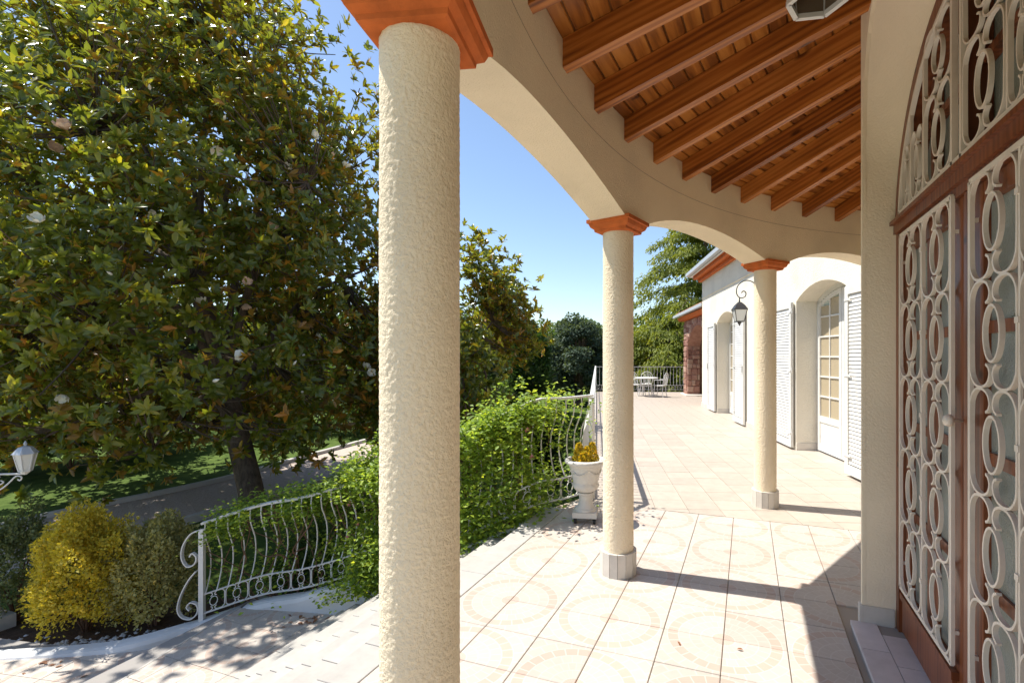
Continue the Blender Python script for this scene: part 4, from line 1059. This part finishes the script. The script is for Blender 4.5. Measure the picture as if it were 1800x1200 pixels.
# ------------------------------------------------------------------ vegetation
def limb(mb, pts, r0, r1, n=6):
    P = smoothpath([tuple(p) for p in pts], 4); k = len(P); mb.tube(P, [r0+(r1-r0)*(i/(k-1))**.8 for i in range(k)], n)
def magnolia(name, label, base, trunk_top, centre, rad, nclus, whorls, leaf_len, trunk_r, seed, taper=.55, flowers=True, single=0, zmin=None, low=-1.0):
    rs = np.random.default_rng(seed); rd = random.Random(seed)
    root = empty(name, label, 'tree', base); B = Vector(base)
    tr = MB(); pts = [Vector((0, 0, -.2)), Vector((0, 0, .25)), (trunk_top-B)*.5+Vector((.05, .03, 0)), trunk_top-B]
    limb(tr, pts, trunk_r*1.05, trunk_r*.6, 14); tr.build('trunk', 'bark', root, True)
    C = Vector(centre); clus = []; tries = 0
    while len(clus) < nclus and tries < nclus*60:
        tries += 1
        v = rs.normal(size=3); v /= np.linalg.norm(v); r = rs.uniform(.22, 1)**.42/float((abs(v)**3.2).sum())**(1/3.2)*.97
        z = v[2]*r
        if z < low: continue
        wz = 1-taper*max(0, min(1, z))**1.7
        p = Vector((C.x+v[0]*r*rad[0]*wz, C.y+v[1]*r*rad[1]*wz, C.z+z*rad[2]))
        if zmin is not None and p.z < zmin+.25*noise.noise(Vector((p.x*.8, p.y*.8, 0))): continue
        if noise.noise(Vector((p.x*.55, p.y*.55, p.z*.55+seed))) < -.16: continue
        clus.append((p, r))
    br = MB(); mains = []
    for k in range(26):
        p, r = clus[rd.randrange(len(clus))]; t = .35+.65*rd.random()
        start = Vector((0, 0, 0)).lerp(trunk_top-B, min(1, t)); end = (p-B)*.9+start*.1; mid = start.lerp(end, .5)+Vector((rd.uniform(-.3, .3), rd.uniform(-.3, .3), rd.uniform(.1, .5)))
        limb(br, [start, mid, end], trunk_r*.30, .022, 6); mains += [start.lerp(mid, .5), mid, mid.lerp(end, .5), end]
    for p, r in clus:
        q = min(mains, key=lambda m_: (m_-(p-B)).length_squared); e = p-B
        if (q-e).length > .15: limb(br, [q, q.lerp(e, .5)+Vector((0, 0, -.08)), e], .020, .007, 4)
    br.build('branches', 'bark', root)
    P, D, NN, LL, TT = [], [], [], [], []
    heads = []
    for p, r in clus:
        outv = Vector(((p.x-C.x)/rad[0], (p.y-C.y)/rad[1], (p.z-C.z)/rad[2])).normalized()
        for w_ in range(whorls):
            q = p+Vector(rs.normal(size=3))*.26
            ax = (outv*.8+Vector((0, 0, .55))+Vector(rs.normal(size=3))*.45).normalized()
            heads.append((q, ax)); o1 = ax.orthogonal().normalized(); o2 = ax.cross(o1)
            nl = rd.randint(7, 11); a0 = rd.random()*6.28; tw = rd.random()
            for k in range(nl):
                a = a0+k*2.4; sp = rd.uniform(.35, 1.45); rv = o1*math.cos(a)+o2*math.sin(a)
                d = ax*math.cos(sp)+rv*math.sin(sp); nrm = ax*math.sin(sp)-rv*math.cos(sp)
                P.append(q-ax*.05*(k/nl)); D.append(d); NN.append(nrm+Vector(rs.normal(size=3))*.4); LL.append(leaf_len*rd.uniform(.6, 1.3)); TT.append(.15+.55*tw+.35*rd.random() if rd.random() > .05 else 1.0)
    Pl = [q-B for q in P]
    idx = np.arange(len(P))
    if single:
        cp = np.array([tuple(q) for q in P]); dist = np.linalg.norm(cp-np.array([0, 0, CAMH]), axis=1)
        dep = -cp[:, 0]*ST+cp[:, 1]*CT; px = 996+876*(cp[:, 0]*CT+cp[:, 1]*ST)/dep; py = 624-876*(cp[:, 2]-CAMH)/dep
        vis = (px > 5) & (px < 660) & (py > 5) & (py < 820)
        order = np.argsort(np.where(vis, dist, 1e9))[:single]; rest = np.setdiff1d(idx, order)
    else: order, rest = [], idx
    g = lambda A, ii: [A[i] for i in ii]
    crown = leaf_mesh('crown', g(Pl, rest), g(D, rest), g(NN, rest), g(LL, rest), .20, 'magnolia_leaf', root, np.array(TT)[rest]); tag(crown, kind='stuff')
    if len(order):
        protos = []
        for tt in (.3, .55, .8, 1.0):
            o = leaf_mesh('leaf', [(0, 0, 0)], [(1, 0, 0)], [(0, 0, 1)], [1.0], .20, 'magnolia_leaf', None, np.array([tt])); protos.append(o.data); bpy.data.objects.remove(o)
        for i in order:
            d = Vector(D[i]).normalized(); s_ = d.cross(Vector(NN[i])).normalized(); u = s_.cross(d)
            Mx = Matrix((d, -s_, u)).transposed().to_4x4() @ Matrix.Scale(LL[i], 4); Mx.translation = Pl[i]
            inst('leaf', protos[min(3, int(TT[i]*4)) if TT[i] < 1 else 3], root, Mx)
    if flowers:
        fm = MB()
        for k in range(9):
            a = k*2.4; tl = .35 if k < 4 else .75; r_ = Vector((math.cos(a), math.sin(a), 0)); s_ = Vector((-math.sin(a), math.cos(a), 0))
            b0 = r_*.012; m1 = r_*(.045+.02*tl)+Vector((0, 0, .05)); e1 = r_*(.03+.06*tl)+Vector((0, 0, .10-.02*tl))
            fm.add([b0-s_*.01, b0+s_*.01, m1+s_*.035, m1-s_*.035, e1+s_*.018, e1-s_*.018], [(0,1,2,3), (3,2,4,5)])
        me = bpy.data.meshes.new('flower'); me.from_pydata(fm.v, [], fm.f); me.materials.append(M['petal']); me2 = me.copy(); me2.materials.clear(); me2.materials.append(M['old_petal'])
        bud = MB().lathe([(.004, 0), (.016, .02), (.017, .045), (.003, .085)], 8); bme = bpy.data.meshes.new('bud'); bme.from_pydata(bud.v, [], bud.f); bme.materials.append(M['gold_leaf']); bme.materials.clear(); bme.materials.append(M['petal'])
        fr = [h_ for h_ in heads if h_[0].z > .9 and (h_[0]-Vector((0, 0, CAMH))).length < (C-Vector((0, 0, CAMH))).length-rad[1]*.35]; rd.shuffle(fr)
        for k, (q, ax) in enumerate(fr[:70]):
            Mx = ax.to_track_quat('Z', 'Y').to_matrix().to_4x4() @ Matrix.Scale(rd.uniform(.9, 1.35), 4); Mx.translation = q+ax*.05-B
            inst('flower' if k < 34 else 'bud', (me if k % 3 else me2) if k < 34 else bme, root, Mx)
    return root
tb_ = cam_pt(447, 9.1, 0); tb_.z = gz(tb_.x, tb_.y)
cc_ = cam_pt(300, 9.8, 3.95)
magnolia('magnolia_tree', 'huge evergreen magnolia with white flowers and rust-backed leaves beside the drive', tuple(tb_), Vector((cc_.x+.6, cc_.y, 3.4)), tuple(cc_), (4.3, 3.6, 5.3), 1650, 8, .155, .25, 3, .24, True, 260, -.15)
t2 = cam_pt(770, 11.3, 0); t2.z = gz(t2.x, t2.y); c2 = cam_pt(800, 11.3, 1.5)
magnolia('magnolia_tree', 'smaller bronze-tinged magnolia rising behind the climbing rose on the railing', tuple(t2), Vector((c2.x, c2.y, 1.9)), tuple(c2), (1.75, 1.7, 2.75), 420, 8, .150, .13, 11, .5, False, 0, -1.2)

def blob_shrub(name, label, centre, rad, nleaf, ll, material, cat='shrub', group=None, seed=1, wr=.3, stems=True, upright=.4, rough=.35, sink=0, big=False):
    rs = np.random.default_rng(seed); B = Vector((centre[0], centre[1], gz(centre[0], centre[1])-sink)); root = empty(name, label, cat, B, group)
    n = nleaf; v = rs.normal(size=(n, 3)); v /= np.linalg.norm(v, axis=1, keepdims=True)
    v[:, 2] = np.where(v[:, 2] < -.55, -v[:, 2], v[:, 2])
    r = rs.uniform(.35, 1, n)**.4
    bumps = np.array([noise.noise(Vector((a*2.6+seed, b*2.6, c*2.6)))*rough*1.2+noise.noise(Vector((a*6+seed, b*6, c*6)))*rough*.6 for a, b, c in v])
    r = r*(1+bumps); zc_ = rad[2]
    P = np.stack([v[:, 0]*r*rad[0], v[:, 1]*r*rad[1], zc_+v[:, 2]*r*rad[2]], 1)
    D = v*.7+rs.normal(size=(n, 3))*.55; D[:, 2] += upright
    Nn = v+rs.normal(size=(n, 3))*.5; Nn[:, 2] += .4
    depth_t = np.clip((r-.5)*1.2, 0, 1)
    fo = leaf_mesh('foliage', P, D, Nn, rs.uniform(.7, 1.25, n)*ll, wr, material, root, np.clip(.15+.55*rs.random(n)+.3*rs.random(n)**3, 0, 1), big=big, fold=.25)
    tag(fo, kind='stuff')
    if stems:
        mb = MB()
        for k in range(9):
            e = P[rs.integers(n)]*np.array([.8, .8, .9]); limb(mb, [(0, 0, -.05), tuple(e*np.array([.3, .3, .5])), tuple(e)], .018*max(1, rad[2]), .006, 5)
        mb.build('stems', 'stem', root)
    return root
sA = cam_pt(28, 6.35, 0); sB = cam_pt(152, 6.05, 0); sC = cam_pt(272, 6.15, 0)
blob_shrub('shrub', 'dark green cream-edged shrub beside the white garden lamp post', sA, (.46, .42, .68), 9000, .042, 'dark_var_leaf', seed=2)
blob_shrub('shrub', 'golden yellow evergreen shrub in the bed between two variegated shrubs', sB, (.62, .46, .78), 19000, .042, 'gold_leaf', seed=5)
blob_shrub('shrub', 'dull cream-variegated shrub next to the end scroll of the stair railing', sC, (.50, .42, .72), 14000, .042, 'grey_var_leaf', seed=8)
# pebbles and soil bed behind the low wall
mb = MB(); V = []; F = []
for i, p in enumerate(kp):
    q = np.array(p); V += [(q[0], q[1]+.05, kerb_top(q[0])-.10), (q[0]+.15, q[1]+1.5, gz(q[0]+.15, q[1]+1.5)+.03)]
for i in range(len(kp)-1): F.append((2*i, 2*i+1, 2*i+3, 2*i+2))
bed = mb.add(V, F).build('planting_bed', 'soil'); tag(bed, kind='structure')
mb = MB(); ico = [(0,0,1), (.9,0,.2), (.28,.85,.2), (-.72,.53,.2), (-.72,-.53,.2), (.28,-.85,.2), (0,0,-.6)]
icf = [(0,1,2),(0,2,3),(0,3,4),(0,4,5),(0,5,1),(6,2,1),(6,3,2),(6,4,3),(6,5,4),(6,1,5)]
for k in range(2600):
    i = random.randrange(len(kp)-1); u = random.random(); p = kp[i]*(1-u)+kp[i+1]*u; off = .10+abs(random.gauss(0, .22)); s_ = random.uniform(.018, .042)
    if p[0] > -5.9: continue
    x, y = p[0], p[1]+off; w_ = off/1.5; z = (kerb_top(p[0])-.10)*(1-w_)+(gz(x, y)+.03)*w_
    a = random.random()*6.28; sc = (random.uniform(.8, 1.3), random.uniform(.7, 1.1), random.uniform(.5, .9))
    mb.add([(x+s_*(vx*sc[0]*math.cos(a)-vy*sc[1]*math.sin(a)), y+s_*(vx*sc[0]*math.sin(a)+vy*sc[1]*math.cos(a)), z+.02+s_*(vz*sc[2]+.5)) for vx, vy, vz in ico], icf)
tag(mb.build('pebbles', 'pebble'), 'white pebbles covering the shrub bed behind the low wall', 'pebbles', kind='stuff')
# climbing rose over the stair railing
vine = empty('climbing_rose', 'light green climbing rose smothering the stair railing beside the columns', 'plant', (-2.6, 4.6, -.6)); VB = Vector((-2.6, 4.6, -.6))
P, D, NN = [], [], []
def dens(s):  # along railing
    return float(np.interp(s, [0, .5, .8, 1.0, 2.8, 3.1, 3.8, 4.6, 5.3], [.0, .12, .55, 1.0, 1.0, .6, .42, .28, .1]))
n_ = 0
while n_ < 42000:
    s = random.uniform(0, tot)
    if random.random() > dens(s): continue
    p, t_, o = at(s); u = random.random()
    # heavy along the top rail and at the foot, thinner in between
    hgt = random.choice((0, 0, 1, 2))
    zz = random.gauss(.95, .11) if hgt == 0 else (random.uniform(-.25, .35) if hgt == 1 else random.uniform(.1, .95))
    if s > 3.4 and hgt == 1 and random.random() < .85: continue
    if s > 3.4 and hgt == 2 and random.random() < .5: continue
    th = random.gauss(.05 if .8 < s < 2.95 else .14, .20)+(.06 if hgt == 0 else 0)
    if hgt == 0 and .9 < s < 3.3: zz += abs(random.gauss(0, .06 if s < 2 else .14))
    q = p+o*th+up*zz
    if noise.noise(q*3.1) < -.12 or noise.noise(q*7+Vector((9, 0, 0))) < -.28: continue
    if th < -.02 and .05 < zz < .8 and s > 3: continue
    P.append(q-VB); a = random.random()*6.28
    D.append((math.cos(a), math.sin(a), random.uniform(-.5, .7))); NN.append((random.gauss(0, .5), random.gauss(-.2, .5), 1)); n_ += 1
# a tuft hanging over the wall below
for k in range(1500):
    s = random.gauss(2.75, .22); p, t_, o = at(s); q = p+o*random.gauss(-.05, .12)+up*random.gauss(-.02, .13)
    P.append(q-VB); a = random.random()*6.28; D.append((math.cos(a), math.sin(a), random.uniform(-.9, .3))); NN.append((random.gauss(0, .5), -.3, 1))
leafo = leaf_mesh('foliage', P, D, NN, RNG.uniform(.035, .066, len(P)), .30, 'vine_leaf', vine, big=False, fold=.3); tag(leafo, kind='stuff')
mb = MB()
for k in range(60):
    s = random.uniform(.9, 4.6); p, t_, o = at(s); q = [p+o*.1+up*-.2-VB]
    for j in range(5):
        s += random.uniform(-.25, .3); p, t_, o = at(s); q.append(p+o*random.uniform(-.02, .2)+up*(.05+.24*j+random.uniform(-.1, .1))-VB)
    mb.tube(smoothpath([tuple(x) for x in q], 4), random.uniform(.003, .007), 4)
mb.build('stems', 'stem', vine)
rose_me = MB()
for k in range(7):
    a = k*2.4; r_ = Vector((math.cos(a), math.sin(a), 0))*(.4+.1*k); s_ = Vector((-math.sin(a), math.cos(a), 0))
    rose_me.add([r_*.01, r_*.022+s_*.02+up*.012, r_*.03+up*.03, r_*.022-s_*.02+up*.012], [(0, 1, 2, 3)])
rme_ = bpy.data.meshes.new('flower'); rme_.from_pydata(rose_me.v, [], rose_me.f); rme_.materials.append(M['rose'])
for k in range(9):
    s = random.uniform(.8, 3.2); p, t_, o = at(s); Mx = Matrix.Rotation(R(60), 4, 'X'); Mx.translation = p+o*-.05+up*random.uniform(.35, .95)-VB; inst('flower', rme_, vine, Mx)

for i_, (x_, y_, rx_, rz_) in enumerate(((-3.0, 5.6, .8, .62), (-4.2, 5.5, .8, .55), (-5.3, 5.3, .75, .5), (-3.6, 6.6, 1.0, .7), (-5.2, 6.4, 1.0, .6))):
    blob_shrub('hedge_shrub', ('bushy green shrub behind the upper stair railing', 'bushy green shrub behind the middle of the stair railing', 'bushy green shrub behind the newel end of the stair railing', 'bushy shrub between the stair railing and the smaller magnolia', 'bushy shrub between the stair railing and the big magnolia trunk')[i_], (x_, y_, 0), (rx_, rx_*.8, rz_), 5200, .07, 'bush_leaf', 'shrub', None, 110+i_, .33)
# conifers
def conifer(name, label, base, H, Rb, tiers, per, spray, material, seed, droop=.25, z0=.12, layered=True, top_pow=.9, trunk_r=.25, dens=60, cat='tree', group=None):
    rs = np.random.default_rng(seed); rd = random.Random(seed); root = empty(name, label, cat, base, group)
    MB().tube([(0, 0, -.5), (0, 0, H*.5), (0, 0, H)], [trunk_r, trunk_r*.6, .03], 10).build('trunk', 'bark', root)
    mb = MB(); P, D, NN, TT = [], [], [], []
    for i in range(tiers):
        u = i/(tiers-1); z = H*(z0+(1-z0)*u); rl = Rb*(1-u)**top_pow+.25
        for k in range(per):
            a = 6.283*(k+rd.random()*.8)/per+i*1.7; ln = rl*rd.uniform(.65, 1.1); dv = Vector((math.cos(a), math.sin(a), 0)); s_ = Vector((-dv.y, dv.x, 0))
            pts = [Vector((0, 0, z)), dv*ln*.5+Vector((0, 0, z+ln*.06)), dv*ln+Vector((0, 0, z-ln*droop*.5))]
            limb(mb, pts, .03+.02*ln/Rb, .012, 4)
            m_ = int(dens*ln/Rb)+6
            for q in range(m_):
                t = rd.uniform(.18, 1.02); c_ = dv*ln*t+Vector((0, 0, z+ln*(.10*math.sin(math.pi*t)-droop*.5*t*t)))
                side = rd.gauss(0, 1)*ln*(.15 if layered else .20)*(1.15-t*.7); c_ += s_*side+Vector((0, 0, -abs(side)*.25+rd.gauss(0, .05 if layered else .25)))
                for w_ in range(3):
                    P.append(c_+Vector(rs.normal(size=3))*.10); d = dv*.6+s_*(.6*math.copysign(1, side))+Vector((rd.gauss(0, .4), rd.gauss(0, .4), -droop*1.6+rd.gauss(0, .25))); D.append(d)
                    NN.append(Vector((rd.gauss(0, .35), rd.gauss(0, .35), 1))); TT.append(.25+.55*t*rd.random()+.2*rd.random())
    mb.build('branches', 'bark', root)
    fo = leaf_mesh('crown', P, D, NN, RNG.uniform(.6, 1.3, len(P))*spray, .20, material, root, np.array(TT), big=False, fold=.1, droop=.3); tag(fo, kind='stuff')
    return root
def cb(px, d): v = cam_pt(px, d, 0); v.z = gzz(v.x, v.y)-.1; return tuple(v)
conifer('cedar_tree', 'broad cedar with layered yellow-green branches behind the end railing', cb(1240, 29), 11.5, 6.3, 11, 9, .20, 'cedar_leaf', 21, .34, .10, True, .45, .32, 330)
conifer('cedar_tree', 'low spreading cedar filling the gap between column and stone wing', cb(1175, 27), 4.4, 4.0, 6, 9, .20, 'cedar_leaf', 22, .34, .12, True, .30, .2, 330)
for px, d, h_, r_, lab in ((917, 22, 3.3, .35, 'slim dark cypress, first of three beyond the magnolia'), (932, 22.5, 3.6, .35, 'slim dark cypress, middle of three beyond the magnolia'), (947, 22, 3.1, .35, 'slim dark cypress nearest the grey-green conifers')):
    conifer('cypress_tree', lab, cb(px, d), h_, r_, 14, 6, .20, 'cypress_leaf', int(px), -.6, .03, False, .5, .07, 14, group='slim cypresses')
conifer('cypress_tree', 'stout dark conical cypress just beyond the stair railing', cb(938, 11.5), 2.3, .55, 14, 8, .12, 'cypress_leaf', 41, -.5, .02, False, .55, .08, 26)
blob_shrub('low_juniper', 'rounded dark juniper on the lawn behind the railing', cam_pt(985, 15, 0), (.9, .9, .45), 5000, .10, 'cypress_leaf', seed=31, wr=.25)
# shrubs and trees beyond the drive, under and behind the magnolia
k = 0
BUSHL = ['low leafy bush across the drive from the lamp post', 'wide leafy bush across the drive behind the golden shrub', 'leafy bush on the lawn left of the magnolia trunk', 'broad leafy bush at the back of the lawn behind the magnolia trunk', 'broad leafy bush where the drive bends out of sight', 'tall leafy bush beside the lamp post across the drive', 'leafy bush beyond the drive just right of the magnolia trunk', 'small leafy bush beyond the drive behind the climbing rose', 'small leafy bush on the lawn by the stout cypress', 'broad leafy bush behind the smaller magnolia']
labs = ['leafy green bush on the far side of the drive', 'rounded green bush behind the gravel drive under the magnolia', 'tall loose green bush at the back of the lawn']
for px, d, rx, rz in ((20, 11.9, 1.4, .95), (125, 12.3, 1.4, 1.0), (225, 13.2, 1.3, .95), (330, 15.5, 1.8, 1.1), (450, 17.5, 2.0, 1.2), (-60, 11.5, 1.5, 1.2), (580, 18, 1.8, 1.1), (660, 17, 1.3, .9), (860, 16, 1.2, .8), (780, 20, 1.8, 1.2)):
    blob_shrub('garden_bush', BUSHL[k], cam_pt(px, d, 0), (rx, rx, rz), 5200, .13, 'bush_leaf', 'bush', 'bushes beyond the drive', 50+k, .34, True, .3, .45); k += 1
def broad(name, label, base, H, rx, material, seed, n=7000, ll=.34, group='trees closing the back of the garden'):
    rs = np.random.default_rng(seed); root = empty(name, label, 'tree', base, group)
    mb = MB(); limb(mb, [(0, 0, -.3), (.1, 0, H*.3), (0, .1, H*.75)], .22, .06, 8)
    cl = []
    for j in range(42):
        v = rs.normal(size=3); v /= np.linalg.norm(v); r = rs.uniform(.4, 1)**.5
        cl.append(np.array([v[0]*r*rx, v[1]*r*rx, H*.57+v[2]*r*H*.43]))
        limb(mb, [(0, 0, H*.3), tuple(cl[-1]*np.array([.5, .5, .8])), tuple(cl[-1])], .05, .015, 4)
    mb.build('trunk', 'bark', root)
    ci = rs.integers(len(cl), size=n); dv = rs.normal(size=(n, 3)); dv /= np.linalg.norm(dv, axis=1, keepdims=True)
    P = np.array(cl)[ci]+dv*(rs.uniform(.2, 1, n)**.5)[:, None]*rx*.33*np.array([1, 1, .75])
    fo = leaf_mesh('crown', P, dv+rs.normal(size=(n, 3))*.6, dv+np.array([0, 0, .8]), rs.uniform(.7, 1.2, n)*ll, .33, material, root, np.clip(.2+.6*rs.random(n), 0, 1), big=False); tag(fo, kind='stuff')
bl = ['rounded broadleaf tree at the back of the garden', 'taller broadleaf tree at the back of the garden']
for i, (px, d, H, rx, mt) in enumerate(((-40, 24, 6.0, 3.2, 'bush_leaf'), (90, 27, 6.5, 3.5, 'cypress_leaf'), (230, 26, 5.2, 3.2, 'bush_leaf'), (360, 30, 6.5, 3.8, 'cypress_leaf'), (500, 30, 5.5, 3.6, 'bush_leaf'), (640, 32, 5.5, 3.6, 'bush_leaf'), (740, 36, 6, 4, 'blue_leaf'), (850, 40, 5.5, 3.6, 'bush_leaf'), (905, 36, 4.6, 2.4, 'blue_leaf'), (1000, 44, 5.0, 3.6, 'bush_leaf'), (1090, 40, 4.6, 3.5, 'bush_leaf'), (1180, 46, 6.0, 4.5, 'cypress_leaf'), (-200, 20, 6, 3.5, 'bush_leaf'))):
    broad('broadleaf_tree', {'bush_leaf': 'mid green broadleaf tree closing the back of the garden', 'cypress_leaf': 'dark green dense tree closing the back of the garden', 'blue_leaf': 'grey-green tree closing the back of the garden'}[mt], cb(px, d), H, rx, mt, 70+i)
broad('blue_pine', 'ragged grey-green pine, tallest of three beyond the terrace railing', cb(1017, 25), 4.7, 1.45, 'blue_leaf', 201, 13000, .15, 'grey-green pines')
broad('blue_pine', 'lower grey-green pine beside the slim cypresses', cb(972, 26), 3.7, 1.3, 'blue_leaf', 202, 10000, .15, 'grey-green pines')
broad('blue_pine', 'lower grey-green pine beside the terrace railing corner', cb(1056, 27), 3.8, 1.4, 'blue_leaf', 203, 10000, .15, 'grey-green pines')
conifer('cedar_tree', 'tall distant cedar whose top shows left of the magnolia crown', cb(15, 38), 21.5, 4.5, 16, 8, .5, 'blue_leaf', 91, .2, .3, True, .8, .35, 45)
# ------------------------------------------------------------------ fallen leaves and flecks on the paving
fl = leaf_mesh('fallen_leaf', [(0, 0, 0)], [(1, 0, 0)], [(0, 0, 1)], [.10], .22, 'magnolia_leaf', None, np.array([.4])); flm = fl.data; bpy.data.objects.remove(fl)
M['dry'] = mat('dry_leaf', (.23, .10, .045), .7); flm.materials.clear(); flm.materials.append(M['dry'])
for k in range(34):
    if k < 14: x, y, z = random.uniform(-7.4, -6.2), random.uniform(2.6, 3.2), LZ-2*RI
    elif k < 30: x, y, z = random.gauss(-4.55, .13), random.gauss(4.22, .07), LZ
    else: x, y, z = random.uniform(-1.3, .3), random.uniform(1.8, 3.0), 0
    o = bpy.data.objects.new('fallen_leaf', flm); COL.objects.link(o); o.location = (x, y, z+.008); o.rotation_euler = (random.uniform(-.2, .2), random.uniform(-.2, .2), random.random()*6.28)
    sc = random.uniform(.5, 1.1) if k < 30 else .35; o.scale = (sc, sc, sc)
    tag(o, 'dry brown fallen leaf lying on the lower paving' if k < 14 else ('dry brown leaf in the litter heap in the landing corner' if k < 30 else 'tiny dry leaf lying on the sunny terrace tiles'), 'leaf', ('leaves on the lower paving', 'leaf litter on the landing', 'leaves on the terrace')[0 if k < 14 else 1 if k < 30 else 2])
